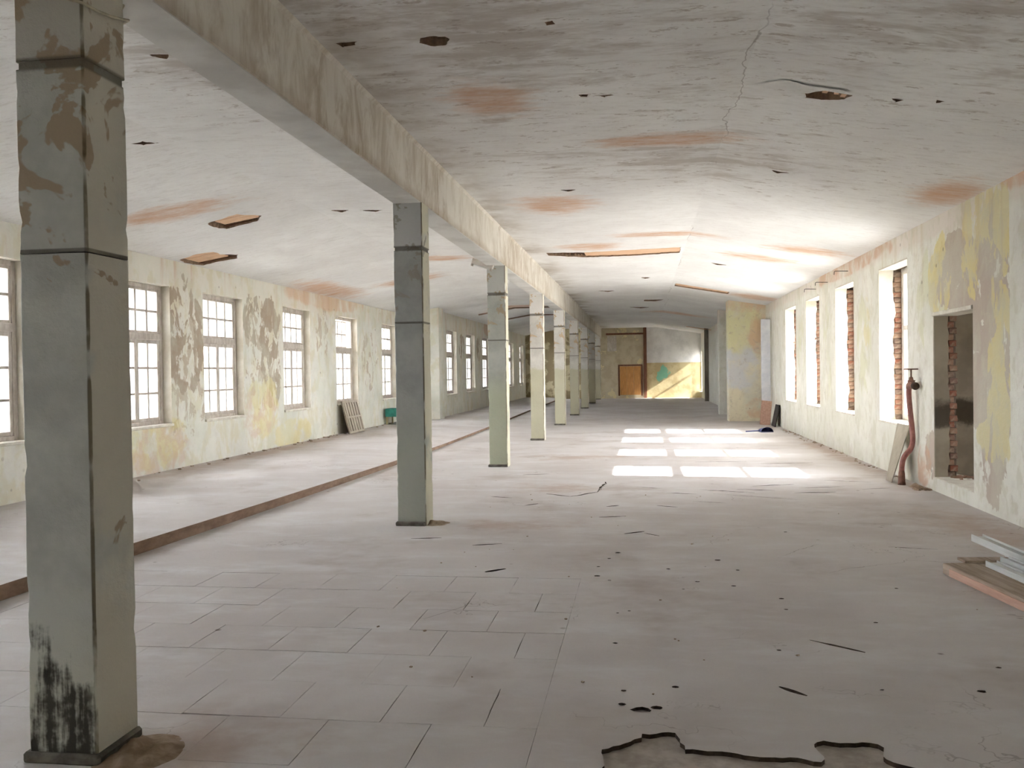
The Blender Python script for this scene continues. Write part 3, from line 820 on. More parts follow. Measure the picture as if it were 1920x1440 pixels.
def boards(n, along, x0, x1, y0, y1, dz, mat, th=0.012, gap=0.008, name='lath_board'):
    """boards across an opening in the ceiling, following its slope"""
    for i in range(n):
        if along == 'x':
            a = y0 + (y1 - y0) * i / n + gap / 2; b = y0 + (y1 - y0) * (i + 1) / n - gap / 2
            P = [(x0, a), (x1, a), (x1, b), (x0, b)]
        else:
            a = x0 + (x1 - x0) * i / n + gap / 2; b = x0 + (x1 - x0) * (i + 1) / n - gap / 2
            P = [(a, y0), (b, y0), (b, y1), (a, y1)]
        j = random.uniform(-.004, .004)
        vv = [(x, y, ceil_z(x) + dz + j) for x, y in P] + [(x, y, ceil_z(x) + dz + th + j) for x, y in P]
        obj(name, mesh(name, vv, [(3, 2, 1, 0), (4, 5, 6, 7), (0, 1, 5, 4), (1, 2, 6, 5), (2, 3, 7, 6), (3, 0, 4, 7)], mat), ceiling)
boards(3, 'x', -1.16, 0.9, 18.05, 19.3, 0.03, M_wood_pale)
boards(12, 'y', -1.95, -1.17, 18.2, 19.2, 0.045, M_wood_dark, gap=0.03)
boards(3, 'x', 0.88, 2.55, 25.45, 26.75, 0.03, M_wood_pale)
boards(3, 'x', -6.06, -5.50, 12.08, 12.56, 0.035, M_wood_pale)
boards(1, 'x', -6.15, -5.40, 12.60, 12.72, 0.03, M_wood_dark)
boards(3, 'x', -7.58, -7.04, 14.04, 14.70, 0.035, M_wood_pale)
boards(1, 'x', -7.6, -6.9, 14.74, 14.86, 0.03, M_wood_dark)
boards(4, 'y', -6.94, -6.78, 14.2, 14.9, 0.04, M_wood_dark)
boards(6, 'y', 1.34, 1.78, 7.7, 8.1, 0.075, M_wood_dark, gap=0.035)
boards(3, 'y', -1.58, -1.34, 6.3, 6.55, 0.10, M_wood_dark, gap=0.04)
# splintered lath ends hanging at the edge of the hole on the right slope
for x, y in ((1.44, 7.80), (1.55, 7.80), (1.63, 7.84), (1.70, 7.88)):
    z = ceil_z(x)
    MB().box(-0.02, 0.02, -0.05, 0.07, -0.006, 0.006).build('lath_end', M_wood_pale, ceiling, loc=(x, y, z + 0.012), rot=(random.uniform(-.2, .1), SLOPE, random.uniform(-.3, .3)))
# loose flap of plaster beside it
fl = MB()
Pf = jag([(1.15, 7.62), (1.42, 7.70), (1.66, 7.72), (1.74, 7.80), (1.52, 7.76), (1.40, 7.86), (1.2, 7.92), (1.02, 7.78)], 0.02, 0.06, 9)
vb, fb = cdt(Pf, [])
fl.add([(q.x, q.y, ceil_z(q.x) - 0.006 - 0.022 * max(0, (q.y - 7.6) / .3)) for q in vb], [f[::-1] for f in fb])
fl.build('plaster_flap', M_ceiling, ceiling)
o = MB().box(-0.62, 0.62, -0.08, 0.08, -0.012, 0.012).build('hanging_board', M_wood_pale, None, loc=(2.75, 44.5, 3.60), rot=(0, 0.16, 0.05))
o.parent = ceiling
# a brown water line across the far left bay
for yy, w in ((33.5, .06), (38.0, .08)):
    o = MB().box(RIDGE_L, CL - 0.02, yy, yy + w * 2, FLAT - 0.045, FLAT + 0.01, 0.004).build('ceiling_batten', M_step, ceiling)
    s_ = math.atan(SLOPE)
    mb = MB().box(-1.4, 0, 0, w * 2, -0.045, 0.0, 0.004)
    mb.build('ceiling_batten', M_step, ceiling, loc=(RIDGE_L, yy, FLAT), rot=(0, -s_, 0))

# ------------------------------------------------------------------ beam on the column row
V, F = [], []
ny = 180
for i in range(ny + 1):
    y = Y0 + (Y1 - Y0) * i / ny
    def nz(k): return 0.010 * noise.noise(Vector((y * 1.3, k * 7.0, 0)))
    V += [(CL + 0.0 + nz(1), y, FLAT + 0.02), (CL + nz(2) * .5, y, BEAM + 0.012), (CL + 0.012, y, BEAM), (CR - 0.014, y, BEAM), (CR + nz(3) * .6, y, BEAM + 0.014 + abs(nz(4))), (CR + nz(5), y, 3.75), (CR + nz(6) * 1.2, y, FLAT - 0.03), (CR + 0.05 + nz(7) * 2, y, FLAT + 0.02)]
    if i:
        a, b = (i - 1) * 8, i * 8
        F += [[a + k, a + k + 1, b + k + 1, b + k] for k in range(7)]
beam = obj('ceiling_beam', mesh('ceiling_beam', V, F, M_beam, smooth=False))
tag(beam, 'long streaked whitewashed beam resting on the row of columns', 'beam')

# ------------------------------------------------------------------ columns
def column_mesh(name, z0, z1, mat, seed, chip, inset=0.0):
    hw = (CR - CL) / 2 - inset
    rings = max(2, int((z1 - z0) / 0.045))
    prof = []
    b = 0.009
    for (sx, sy), (tx, ty) in (((-1, -1), (1, 0)), ((1, -1), (0, 1)), ((1, 1), (-1, 0)), ((-1, 1), (0, -1))):
        c = Vector((sx * hw, sy * hw)); t = Vector((tx, ty))
        prof += [(c + t * b, True), (c + t * hw * 0.5, False), (c + t * hw, False), (c + t * hw * 1.5, False), (c + t * (2 * hw - b), True)]
    n = len(prof)
    V, F = [], []
    for i in range(rings + 1):
        z = z0 + (z1 - z0) * i / rings
        for k, (q, corner) in enumerate(prof):
            d = Vector((q.x, q.y)).normalized()
            s = Vector((math.copysign(1, q.x), math.copysign(1, q.y), 0))
            h = 0.003 * noise.noise(Vector((q.x * 6 + seed, q.y * 6, z * 3)))
            if corner:
                ch = max(0, noise.noise(Vector((s.x * 3 + seed, s.y * 5, z * 5))) + 0.4 * noise.noise(Vector((s.x * 3, s.y * 5 + seed, z * 17))) - 0.12)
                h -= chip * ch * 1.5
            V.append((q.x + d.x * h, q.y + d.y * h, z))
        if i:
            F += [[(i - 1) * n + k, (i - 1) * n + (k + 1) % n, i * n + (k + 1) % n, i * n + k] for k in range(n)]
    F += [list(range(n))[::-1], [rings * n + k for k in range(n)]]
    return mesh(name, V, F, mat)
names = ['nearest column, grey-green with brown peeling patches and a black mouldy foot',
         'second column from the viewpoint, plain grey-green with a dark plinth',
         'third column from the viewpoint, grey with a lamp fixed at its top',
         'fourth column from the viewpoint, white above with ochre patches below',
         'fifth column from the viewpoint, cream with a pale green foot',
         'sixth column from the viewpoint in the receding row',
         'seventh column from the viewpoint in the receding row',
         'eighth column from the viewpoint in the receding row',
         'farthest column, standing just before the end wall']
for k, y in enumerate(COLY):
    t = empty('column', ((CL + CR) / 2, y + 0.1585, 0))
    tag(t, names[k], 'column', 'columns of the single row')
    mt = M_col[min(k, 3)]
    obj('shaft', column_mesh('shaft', 0.0, 2.178, mt, 11.0 * k, 0.014 if k < 2 else 0.012), t)
    obj('upper_shaft', column_mesh('upper_shaft', 2.182, 2.965, mt, 11.0 * k + 2, 0.018, 0.0), t)
    obj('joint_band', column_mesh('joint_band', 2.965, 3.0, mt, 11.0 * k + 5, 0.01, 0.008), t)
    obj('head_block', column_mesh('head_block', 3.0, BEAM + 0.004, mt, 11.0 * k + 3, 0.01), t)
    hw = (CR - CL) / 2 + 0.022
    MB().box(-hw, hw - .03 if k else hw, -hw, hw - 0.02, -0.005, 0.045, 0.012).build('plinth', M_plinth, t)

# ------------------------------------------------------------------ windows of the left aisle
wcount = [0]
def left_window_meshes(w):
    zt, zb = LWZ[1], LWZ[0]
    h = zt - zb
    T = h * 0.63            # transom centre above the sill
    fx = 0.035
    EA, EB = w - 1.42, 0.08      # the box frame is wider on the near side
    fr = MB()
    for (a, b, c, d) in ((0, EA, 0, h), (w - EB, w, 0, h), (EA, w - EB, 0, 0.07), (EA, w - EB, h - 0.07, h)):
        fr.box(-fx, fx, a, b, c, d, 0.006)
    tr = MB().box(-fx - 0.02, fx + 0.015, EA, w - EB, T - 0.055, T + 0.055, 0.01)
    def sash(y0, y1, z0, z1, cols, rows, st, mu):
        m_ = MB()
        for (a, b, c, d) in ((y0, y0 + st, z0, z1), (y1 - st, y1, z0, z1), (y0 + st, y1 - st, z0, z0 + st), (y0 + st, y1 - st, z1 - st, z1)):
            m_.box(-0.025, 0.022, a, b, c, d, 0.004)
        pw = (y1 - y0 - 2 * st - (cols - 1) * mu) / cols
        ph = (z1 - z0 - 2 * st - (rows - 1) * mu * .8) / rows
        panes = []
        for i in range(cols):
            a = y0 + st + i * (pw + mu)
            if i: m_.box(-0.016, 0.016, a - mu, a, z0 + st, z1 - st)
            for j in range(rows):
                c = z0 + st + j * (ph + mu * .8)
                panes.append((a + pw / 2, c + ph / 2))
        for j in range(1, rows):
            c = z0 + st + j * (ph + mu * .8)
            m_.box(-0.012, 0.012, y0 + st, y1 - st, c - mu * .8, c)
        pm = MB().box(-0.002, 0.002, -pw / 2 - .003, pw / 2 + .003, -ph / 2 - .003, ph / 2 + .003).mesh('pane', M_glass)
        return m_.mesh('sash', M_frame), panes, pm
    up_ = sash(EA, w - EB, T + 0.055, h - 0.07, 4, 2, 0.035, 0.045)
    wm = (EA + w - EB) / 2
    ca = sash(EA, wm, 0.07, T - 0.055, 2, 3, 0.055, 0.042)
    cb = sash(wm, w - EB, 0.07, T - 0.055, 2, 3, 0.055, 0.042)
    sl = MB().box(-0.06, 0.22, -0.005, w + 0.005, -0.03, 0.012, 0.006).mesh('window_sill', M_sill)
    hd = MB().box(-0.06, 0.0, 0.02, w - 0.02, h - 0.02, h + 0.03).mesh('head_board', M_frame)
    return dict(frame=fr.mesh('window_frame', M_frame), tr=tr.mesh('transom', M_frame), up=up_, ca=ca, cb=cb, sill=sl)
wcache = {}
def left_window(y0, y1, x, label, deep_upper=False):
    wcount[0] += 1
    w = round(y1 - y0, 2)
    if w not in wcache: wcache[w] = left_window_meshes(w)
    q = wcache[w]
    t = empty('window_%d' % wcount[0], (x - 0.18, y0, LWZ[0]))
    tag(t, label, 'window', 'windows of the left aisle', 'structure')
    obj('window_frame', q['frame'], t); obj('transom', q['tr'], t); obj('window_sill', q['sill'], t)
    for nm, key in (('upper_sash', 'up'), ('casement', 'ca'), ('casement', 'cb')):
        s = obj(nm, q[key][0], t, (-0.13, 0, 0) if (key == 'up' and deep_upper) else (0, 0, 0))
        for (a, c) in q[key][1]:
            obj('pane', q[key][2], s, (0, a, c))
lab = ['small-paned white window cut by the left edge, beside the nearest column',
       'small-paned window just right of the nearest column',
       'small-paned window right of the grey-brown bare plaster patch',
       'small-paned window midway between the patchy plaster and the slatted panel',
       'small-paned window above the leaning slatted panel, upper sash set deeper',
       'small-paned window above the turquoise box, just left of the second column']
for i, (a, b) in enumerate(LW): left_window(a, b, XL, lab[i], i == 4)
for (a, b), l_ in zip(LWB, ('one', 'two', 'three', 'four')):
    left_window(a, b, XL, 'small-paned left aisle window added for light outside the picture, number %s towards the back' % l_)
lab2 = ['first far window beyond the left cross wall', 'second far window beyond the left cross wall', 'third far window beyond the left cross wall, beside the third column',
        'fourth far window beyond the left cross wall, between third and fourth columns', 'last far window of the left wall, next to the end wall']
for i, (a, b) in enumerate(LW2): left_window(a, b, XL2, lab2[i])

# ------------------------------------------------------------------ windows of the right wall
def right_window(y0, y1, z0, z1, x, label, trans=2.25, bar=1.60, st=0.10):
    wcount[0] += 1
    t = empty('window_%d' % wcount[0], (x, y0, z0))
    tag(t, label, 'window', 'windows of the right wall', 'structure')
    w, h = y1 - y0, z1 - z0
    fr = MB()
    for (a, b, c, d) in ((0, st, 0, h), (w - st, w + PL, 0, h), (st, w - st, 0, 0.10), (st, w - st, h - 0.10, h)):
        fr.box(-0.035, 0.035, a, b, c, d, 0.006)
    fr.build('window_frame', M_frame_white, t)
    MB().box(-0.045, 0.04, st, w - st, trans - z0 - 0.04, trans - z0 + 0.04, 0.008).build('transom', M_frame_white, t)
    MB().box(-0.02, 0.02, st, w - st, bar - z0 - 0.018, bar - z0 + 0.018, 0.004).build('glazing_bar', M_frame_white, t)
    for (c, d) in ((0.10, bar - z0 - 0.018), (bar - z0 + 0.018, trans - z0 - 0.04), (trans - z0 + 0.04, h - 0.10)):
        MB().box(-0.002, 0.002, st, w - st, c, d).build('pane', M_glass, t)
    MB().box(-0.41, 0.1, 0.004, w - 0.004, -0.02, 0.008).build('window_sill', M_sill, t)
rl = ['nearest sunlit opening in the right wall, above the leaning grey board',
      'second sunlit opening in the right wall with a red brick edge',
      'third sunlit opening in the right wall, farther from the pipe',
      'fourth sunlit opening in the right wall, closest to the cross wall']
for i, (a, b) in enumerate(RW):
    right_window(a, b, RWZ[0], RWZ[1], XR + 0.385, rl[i])
for (a, b), l_ in zip(RWB, ('first', 'second', 'third')):
    right_window(a, b, RWZ[0], RWZ[1], XR + 0.385, 'opening added for light in the right wall behind the viewpoint, %s from there' % l_)
right_window(FARW[0], FARW[1], FARW[2], FARW[3], 3.32 + 0.3, 'opening in the right wall next to the end wall', 1.86, 1.2, 0.02)

# ------------------------------------------------------------------ details of the end wall
M_board_orange = simple('orange_board', (214, 160, 98), (190, 138, 84), 3, 0.7, stretch=(6, 1, 0.8), bump=0.1)
M_redpost = simple('brown_red_post', (132, 92, 70), (108, 72, 56), 4, 0.8, stretch=(4, 4, .6))
d = empty('door_1', (-0.68, Y1 - 0.03, 0.2)); tag(d, 'orange boarded doorway in the end wall', 'door', kind='structure')
for i in range(3):
    MB().box(-0.60 + i * 0.4, -0.60 + (i + 1) * 0.4 - 0.006, -0.02, 0.02, 0.0, 1.64, 0.004).build('board', M_board_orange, d)
fr = MB()
fr.box(-0.69, -0.61, -0.03, 0.03, -0.05, 1.74, 0.005).box(0.61, 0.69, -0.03, 0.03, -0.05, 1.74, 0.005).box(-0.61, 0.61, -0.03, 0.03, 1.66, 1.74, 0.005)
fr.build('door_frame', M_redpost, d)
p = MB().box(0.08, 0.26, Y1 - 0.12, Y1, -0.01, FLAT, 0.01).build('wall_post', M_redpost); tag(p, 'brown upright post dividing the end wall', 'post', kind='structure')
p = MB().box(-2.05, 0.08, Y1 - 0.06, Y1, 3.66, 3.76, 0.006).build('trim_1', M_redpost); tag(p, 'brown board along the top of the olive end wall', 'trim', kind='structure')
p = MB().box(-1.98, -1.45, Y1 - 0.035, Y1 - 0.005, 2.72, 3.6, 0.004).build('notice_board', M_frame); tag(p, 'pale panel fixed high on the olive end wall', 'panel')

# ------------------------------------------------------------------ tube lamp on the third column
t = empty('tube_lamp', (-2.60, COLY[2] - 0.07, BEAM - 0.02), (0, 0, 0.0)); tag(t, 'white batten tube lamp fixed under the beam at the third column', 'lamp')
MB().box(-0.28, 0.10, -0.05, 0.05, -0.05, 0.045, 0.008).build('lamp_body', M_frame_white, t, rot=(0, 0.30, 0), loc=(0, 0, 0.03))
MB().tube([(-0.24, -0.02, -0.062), (0.07, -0.02, -0.062)], 0.016, 10).build('tube', simple('tube_glass', (236, 236, 232), (226, 226, 222), 4, 0.25, bump=0), t, True, rot=(0, 0.30, 0), loc=(0, 0, 0.03))
MB().box(-0.28, -0.25, -0.045, 0.045, -0.09, 0.0, 0.004).build('end_cap', M_frame, t, rot=(0, 0.30, 0), loc=(0, 0, 0.03))
MB().box(0.06, 0.09, -0.045, 0.045, -0.09, 0.0, 0.004).build('end_cap', M_frame, t, rot=(0, 0.30, 0), loc=(0, 0, 0.03))

# cable slung round the head of the nearest column
M_cable = simple('old_white_cable', (190, 182, 160), (160, 150, 130), 12, 0.6, bump=0)
pts = [(-2.80, 3.49, 3.25), (-2.66, 3.487, 3.262), (-2.60, 3.487, 3.29), (-2.50, 3.492, 3.285), (-2.40, 3.492, 3.25), (-2.325, 3.492, 3.225), (-2.305, 3.51, 3.222), (-2.30, 3.60, 3.225), (-2.30, 3.70, 3.24), (-2.302, 3.80, 3.265), (-2.306, 3.85, 3.28), (-2.36, 3.90, 3.29), (-2.47, 4.0, 3.34), (-2.48, 4.1, 3.46)]
o = MB().tube(pts, 0.0065, 8).build('cable', M_cable, None, True); tag(o, 'thin pale cable slung around the top of the nearest column', 'cable')

# ------------------------------------------------------------------ fire pipe with valve beside the doorway
M_pipe = simple('pipe_red_brown', (166, 112, 104), (140, 90, 84), 14, 0.55, bump=0.2, spec=0.4)
M_rust = simple('valve_rusty', (150, 112, 96), (116, 84, 72), 18, 0.7, bump=0.4)
M_black = simple('blackened_iron', (52, 48, 44), (36, 32, 30), 16, 0.6, bump=0.2)
M_coup = simple('dark_rusty_coupling', (88, 70, 60), (60, 48, 42), 16, 0.7, bump=0.3)
t = empty('fire_pipe', (3.54, 13.10, 0)); tag(t, 'bent red-brown standpipe with a valve wheel beside the doorway', 'pipe')
def local(P): return [(a - 3.54, b - 13.10, c) for a, b, c in P]
curve = [(3.54, 13.10, -0.01), (3.54, 13.10, 0.12), (3.545, 13.10, 0.26), (3.565, 13.10, 0.36), (3.61, 13.11, 0.43), (3.66, 13.13, 0.48), (3.695, 13.15, 0.55), (3.71, 13.17, 0.64), (3.705, 13.18, 0.78), (3.69, 13.19, 0.95), (3.675, 13.20, 1.15), (3.67, 13.20, 1.27), (3.672, 13.19, 1.335)]
def smooth_path(P, n=4):
    P = [Vector(q) for q in P]; out = []
    for i in range(len(P) - 1):
        p0, p1, p2, p3 = P[max(i - 1, 0)], P[i], P[i + 1], P[min(i + 2, len(P) - 1)]
        for k in range(n):
            s = k / n
            out.append(0.5 * ((2 * p1) + (p2 - p0) * s + (2 * p0 - 5 * p1 + 4 * p2 - p3) * s * s + (3 * p1 - p0 - 3 * p2 + p3) * s ** 3))
    return out + [P[-1]]
MB().tube(smooth_path(local(curve)), 0.036, 14).build('standpipe', M_pipe, t, True)
MB().tube(local([(3.54, 13.10, 0.0), (3.54, 13.10, 0.05), (3.54, 13.10, 0.16), (3.54, 13.10, 0.2)]), [0.055, 0.048, 0.044, 0.037], 12).build('pipe_sleeve', M_rust, t, True)
vb_ = MB()
vb_.tube(local([(3.672, 13.21, 1.335), (3.675, 13.17, 1.372), (3.68, 13.12, 1.385), (3.69, 13.06, 1.378), (3.695, 13.02, 1.372)]), [0.040, 0.050, 0.058, 0.052, 0.045], 14)
vb_.tube(local([(3.68, 13.12, 1.38), (3.68, 13.12, 1.43), (3.68, 13.12, 1.445), (3.68, 13.12, 1.45), (3.68, 13.12, 1.49)]), [0.048, 0.046, 0.058, 0.03, 0.024], 14)
vb_.build('valve_body', M_rust, t, True)
MB().tube(local([(3.695, 13.03, 1.372), (3.70, 12.99, 1.367), (3.702, 12.965, 1.364)]), [0.050, 0.054, 0.046], 14).build('hose_coupling', M_coup, t, True)
MB().tube(local([(3.68, 13.12, 1.48), (3.68, 13.12, 1.60)]), 0.011, 8).build('valve_stem', M_rust, t, True)
ring = [(3.68 + 0.085 * math.cos(a * math.pi / 12), 13.12 + 0.085 * math.sin(a * math.pi / 12), 1.60) for a in range(25)]
hwm = MB().tube(local(ring), 0.009, 8, False)
for a in (0, 1, 2):
    dx, dy = 0.085 * math.cos(a * math.pi / 3), 0.085 * math.sin(a * math.pi / 3)
    hwm.tube(local([(3.68 - dx, 13.12 - dy, 1.60), (3.68 + dx, 13.12 + dy, 1.60)]), 0.007, 6)
hwm.build('handwheel', M_rust, t, True)

# board leaning under the nearest right window
M_bd = simple('grey_plasterboard', (184, 176, 160), (160, 152, 136), 2, 0.85, bump=0.2)
t = empty('leaning_board', (3.47, 13.42, 0)); tag(t, 'grey board leaning on the wall behind the red-brown pipe', 'board')
L_ = 0.82
ang = math.atan2(0.24, 0.78)
bd = MB()
y0b, y1b = -0.10, 0.18
sk = 0.42                                # the board leans back along the wall as well
for s_ in (0,):
    V = [(0, y0b - .0, 0.0), (0, y1b, 0.0), (0.27, y1b + 0.40, 0.80), (0.27, y0b + 0.06, 0.80)]
    nrm = Vector((-0.93, 0, 0.3)).normalized() * 0.014
    V2 = [tuple(Vector(v) + nrm) for v in V]
    bd.add(V + V2, [(0, 1, 2, 3), (7, 6, 5, 4), (0, 4, 5, 1), (1, 5, 6, 2), (2, 6, 7, 3), (3, 7, 4, 0)])
bd.build('board_sheet', M_bd, t)

# iron hooks above the right windows
for i, (y, z, lb) in enumerate(((17.36, 3.41, 'bent iron hook on the right wall between first and second windows'), (19.2, 3.38, 'bent iron hook on the right wall between second and third windows'), (20.46, 3.35, 'bent iron hook on the right wall above the third window'))):
    o = MB().tube([(XR + 0.02, y, z), (XR - 0.22, y + 0.02, z + 0.01), (XR - 0.24, y + 0.02, z), (XR - 0.245, y + 0.02, z - 0.06)], 0.006, 6).build('wall_hook', M_black)
    tag(o, lb, 'hook', 'iron hooks on the right wall')

# ------------------------------------------------------------------ things by the right cross wall
M_plank_w = simple('blue_white_plank', (222, 224, 230), (200, 204, 214), 3, 0.8, bump=0.15)
o = MB().box(-0.13, 0.13, -0.03, 0.03, 0, 2.42, 0.006).build('plank', M_plank_w, None, loc=(3.60, 27.3, 0.66), rot=(-0.0, 0.0, 0.05)); tag(o, 'tall bluish white plank standing against the right wall by the cross wall', 'plank')
o = MB().box(-0.15, 0.15, -0.02, 0.02, 0, 0.70, 0.006).build('board', M_wood_pink, None, loc=(3.48, 26.7, 0.0), rot=(-0.12, 0.12, 0.15)); tag(o, 'short pinkish board leaning at the foot of the white plank', 'board')
o = MB().box(-0.012, 0.012, -0.35, 0.35, 0, 0.62, 0.004).build('shadow_sheet', M_black, None, loc=(3.62, 26.0, 0.0), rot=(0, 0.2, 0)); tag(o, 'dark sheet standing in for the shadow by the leaning pinkish board', 'sheet')  # dark sheet put in as the shadow beside the leaning board
M_blue = simple('faded_blue_plastic', (92, 96, 140), (72, 76, 118), 8, 0.5, bump=0.1)
t = empty('dustpan', (3.12, 23.85, 0), (0, 0, 0.15)); tag(t, 'blue dustpan lying on the floor near the right cross wall', 'dustpan')
dp = MB()
seg = 8
Vd = []
for i in range(seg + 1):
    a = math.pi * i / seg
    Vd += [(0.16 * math.cos(a), -0.16, 0.13 * math.sin(a)), (0.16 * math.cos(a), 0.16, 0.09 * math.sin(a))]
Fd = [[2 * i, 2 * i + 1, 2 * i + 3, 2 * i + 2] for i in range(seg)] + [[2 * i + 1 for i in range(seg + 1)]]
dp.add(Vd, Fd).box(-0.16, 0.16, -0.2, 0.16, 0, 0.006)
dp.build('pan', M_blue, t)
MB().tube([(-0.15, 0, 0.03), (-0.35, -0.02, 0.025), (-0.52, -0.05, 0.02)], [0.016, 0.014, 0.016], 8).build('handle', M_blue, t, True)

# ------------------------------------------------------------------ things along the left wall
M_slat = simple('grey_slats', (190, 180, 164), (164, 154, 138), 5, 0.85, stretch=(4, 4, .5), bump=0.2)
M_slat_d = simple('slat_back_panel', (104, 96, 82), (84, 76, 66), 4, 0.9)
t = empty('slatted_panel', (-7.36, 21.95, STEP), (0, -0.24, 0)); tag(t, 'grey slatted wooden panel leaning on the left wall below a window', 'panel')
MB().box(-0.012, 0.0, 0.0, 1.20, 0.0, 0.86).build('back_sheet', M_slat_d, t)
fr = MB()
fr.box(0, 0.035, 0, 0.07, 0, 0.86, 0.004).box(0, 0.035, 1.13, 1.20, 0, 0.86, 0.004).box(0, 0.035, 0.07, 1.13, 0, 0.06, 0.004).box(0, 0.035, 0.07, 1.13, 0.80, 0.86, 0.004)
fr.build('panel_frame', M_slat, t)
for i in range(5):
    MB().box(0.002, 0.03, 0.13 + i * 0.2, 0.26 + i * 0.2, 0.06, 0.80, 0.004).build('slat', M_slat, t)
MB().box(0.028, 0.04, 0.07, 1.13, 0.40, 0.45, 0.003).build('cross_slat', M_slat, t)
M_turq = simple('turquoise_paint', (70, 156, 140), (52, 128, 116), 6, 0.6)
M_beige = simple('yellowed_board', (196, 182, 138), (170, 156, 116), 5, 0.8)
t = empty('small_cabinet', (-7.36, 26.35, STEP)); tag(t, 'small turquoise-topped box on the aisle floor left of the second column', 'box')
MB().box(-0.24, 0.22, -0.35, 0.35, 0.23, 0.47, 0.01).build('box_body', M_turq, t)
for sx in (-0.20, 0.18):
    for sy in (-0.31, 0.31):
        MB().box(sx - .02, sx + .02, sy - .02, sy + .02, 0, 0.24).build('leg', M_beige, t)
MB().box(0.16, 0.20, -0.33, 0.33, 0.02, 0.235, 0.004).build('front_board', M_beige, t)

# ------------------------------------------------------------------ timber and metal profiles in the right foreground
t = empty('timber_beam', (2.36, 7.30, 0), (0, 0, 0.14)); tag(t, 'weathered flat timber with a pink sawn edge lying at the right', 'timber')
MB().box(0.004, 0.34, -2.6, 0.22, 0.0, 0.085, 0.006).build('plank_top', M_wood_grey, t)
MB().box(-0.002, 0.0045, -2.6, 0.10, 0.004, 0.062, 0.001).build('sawn_edge', M_wood_pink, t)
for yy in (-1.02, -1.30):
    MB().box(-0.004, 0.03, yy, yy + (0.02 if yy > -1.1 else 0.10), 0.055, 0.0875).build('notch', M_black, t)
M_alu = simple('white_metal_profile', (206, 208, 206), (184, 188, 186), 3, 0.45, stretch=(8, .5, 8), bump=0.05, spec=0.4)
def profile(loc, rz, w, h, L, label, rx=0.0):
    t = empty('metal_profile', loc, (rx, 0, rz)); tag(t, label, 'metal profile', 'metal profiles on the timber')
    m_ = MB().box(-w / 2, w / 2, -L, 0, 0, 0.006).box(-w / 2, -w / 2 + 0.006, -L, 0, 0.006, h).box(w / 2 - 0.006, w / 2, -L, 0, 0.006, h)
    m_.build('channel', M_alu, t)
    MB().box(-w / 2 + 0.006, w / 2 - 0.006, -L, -0.01, h * 0.55, h * 0.7).build('web', M_alu, t)
o = MB().box(-0.09, 0.3, -0.07, 0.07, 0.0, 0.02, 0.002).build('short_board', M_wood_grey, None, loc=(2.58, 7.58, 0.087), rot=(0, 0, 0.1)); tag(o, 'short thin board lying across the timber under the profiles', 'board')
profile((2.655, 7.40, 0.088), 0.10, 0.09, 0.045, 2.4, 'lowest white metal profile, nearest the timber edge')
profile((2.77, 7.45, 0.108), 0.09, 0.07, 0.05, 2.4, 'second white metal profile beside the lowest one')
profile((2.88, 8.35, 0.109), 0.06, 0.10, 0.06, 3.2, 'longest white metal profile, reaching farthest up the hall')
profile((3.06, 8.1, 0.0), 0.05, 0.09, 0.05, 3.0, 'white metal profile lying on the floor behind the timber')

# ------------------------------------------------------------------ rubble and dirt heaps
M_rub = simple('rubble_plaster', (176, 160, 140), (140, 122, 104), 10, 0.95, bump=0.4)
M_dirt = simple('brown_dirt', (168, 150, 130), (136, 116, 96), 12, 0.97, bump=0.6)
def heap(cx, cy, rx, ry, h, mat, name, label, seed):
    nx = 22
    V, F = [], []
    for i in range(nx + 1):
        for j in range(nx + 1):
            u, v = i / nx * 2 - 1, j / nx * 2 - 1
            r = min(1, math.hypot(u, v))
            z = h * (1 - r) ** 1.3 * (0.75 + 0.6 * noise.noise(Vector((u * 3 + seed, v * 3, 0)))) + 0.012 * (1 - r) * noise.noise(Vector((u * 12, v * 12, seed))) - 0.004
            V.append((cx + u * rx, cy + v * ry, z))
    for i in range(nx):
        for j in range(nx):
            a = i * (nx + 1) + j
            F.append([a, a + nx + 1, a + nx + 2, a + 1])
    o = obj(name, mesh(name, V, F, mat, True)); return tag(o, label, 'dirt', kind='stuff')
heap(-2.20, 3.64, 0.20, 0.24, 0.085, M_dirt, 'dirt_heap', 'brown dirt heaped against the foot of the nearest column', 1.0)
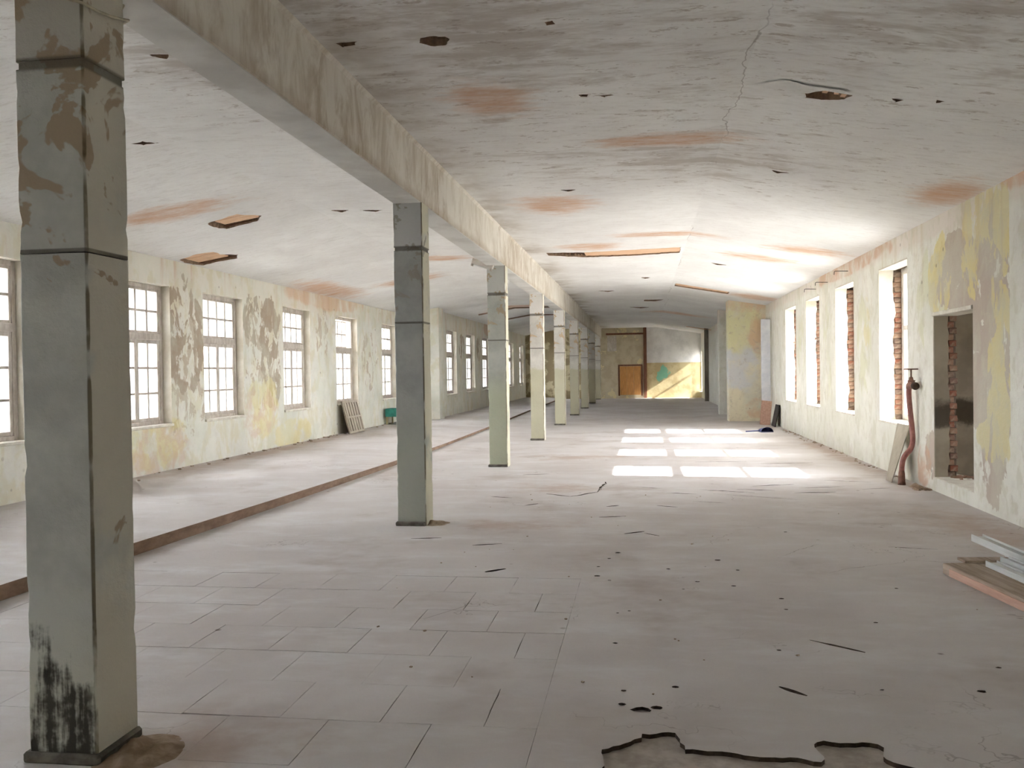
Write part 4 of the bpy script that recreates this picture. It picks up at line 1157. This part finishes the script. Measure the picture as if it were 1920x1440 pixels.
heap(-2.27, 9.60, 0.20, 0.22, 0.05, M_rub, 'dirt_heap', 'small pale dirt heap at the foot of the second column', 4.0)
heap(3.66, 12.86, 0.11, 0.15, 0.07, M_dirt, 'dirt_heap', 'dirt and crumbs gathered where the pipe enters the floor', 7.0)
def rubble(name, n, fx, fy, z0, s0, s1, mat, label, seed):
    r_ = random.Random(seed)
    mb = MB()
    for i in range(n):
        s = r_.uniform(s0, s1)
        c = Vector((fx(r_), fy(r_), z0 + s * 0.3))
        Mx = Matrix.Translation(c) @ Matrix.Rotation(r_.uniform(0, 6.28), 4, 'Z') @ Matrix.Rotation(r_.uniform(-.3, .3), 4, 'X')
        V = [Mx @ Vector((a * s * r_.uniform(.6, 1), b * s * r_.uniform(.5, .9), e * s * r_.uniform(.25, .45))) for a in (-1, 1) for b in (-1, 1) for e in (-1, 1)]
        mb.add(V, [(0, 1, 3, 2), (4, 6, 7, 5), (0, 4, 5, 1), (2, 3, 7, 6), (0, 2, 6, 4), (1, 5, 7, 3)])
    return tag(mb.build(name, mat), label, 'rubble', kind='stuff')
rubble('plaster_rubble', 60, lambda r: 3.74 - abs(r.gauss(0, .06)), lambda r: r.uniform(13.7, 24.5), 0, 0.008, 0.03, M_rub, 'crumbs of plaster along the foot of the right wall', 1)
rubble('plaster_rubble', 26, lambda r: r.uniform(3.56, 3.74), lambda r: r.uniform(12.50, 12.68), 0, 0.012, 0.035, M_dirt, 'brown crumbs of plaster between the pipe and the doorway', 2)
rubble('plaster_rubble', 70, lambda r: XL + 0.04 + abs(r.gauss(0, .08)), lambda r: r.uniform(10, 28), STEP, 0.008, 0.035, M_rub, 'crumbs of plaster along the foot of the left wall', 3)
rubble('floor_crumbs', 40, lambda r: r.uniform(-1.9, 2.8), lambda r: r.uniform(4.5, 12), 0, 0.004, 0.011, M_rub, 'small crumbs scattered on the open floor', 4)
rubble('brick_rubble', 16, lambda r: r.uniform(4.0, 4.26), lambda r: r.uniform(12.2, 12.46), 0.17, 0.02, 0.05, M_brick, 'broken brick bits on the threshold of the doorway', 5)
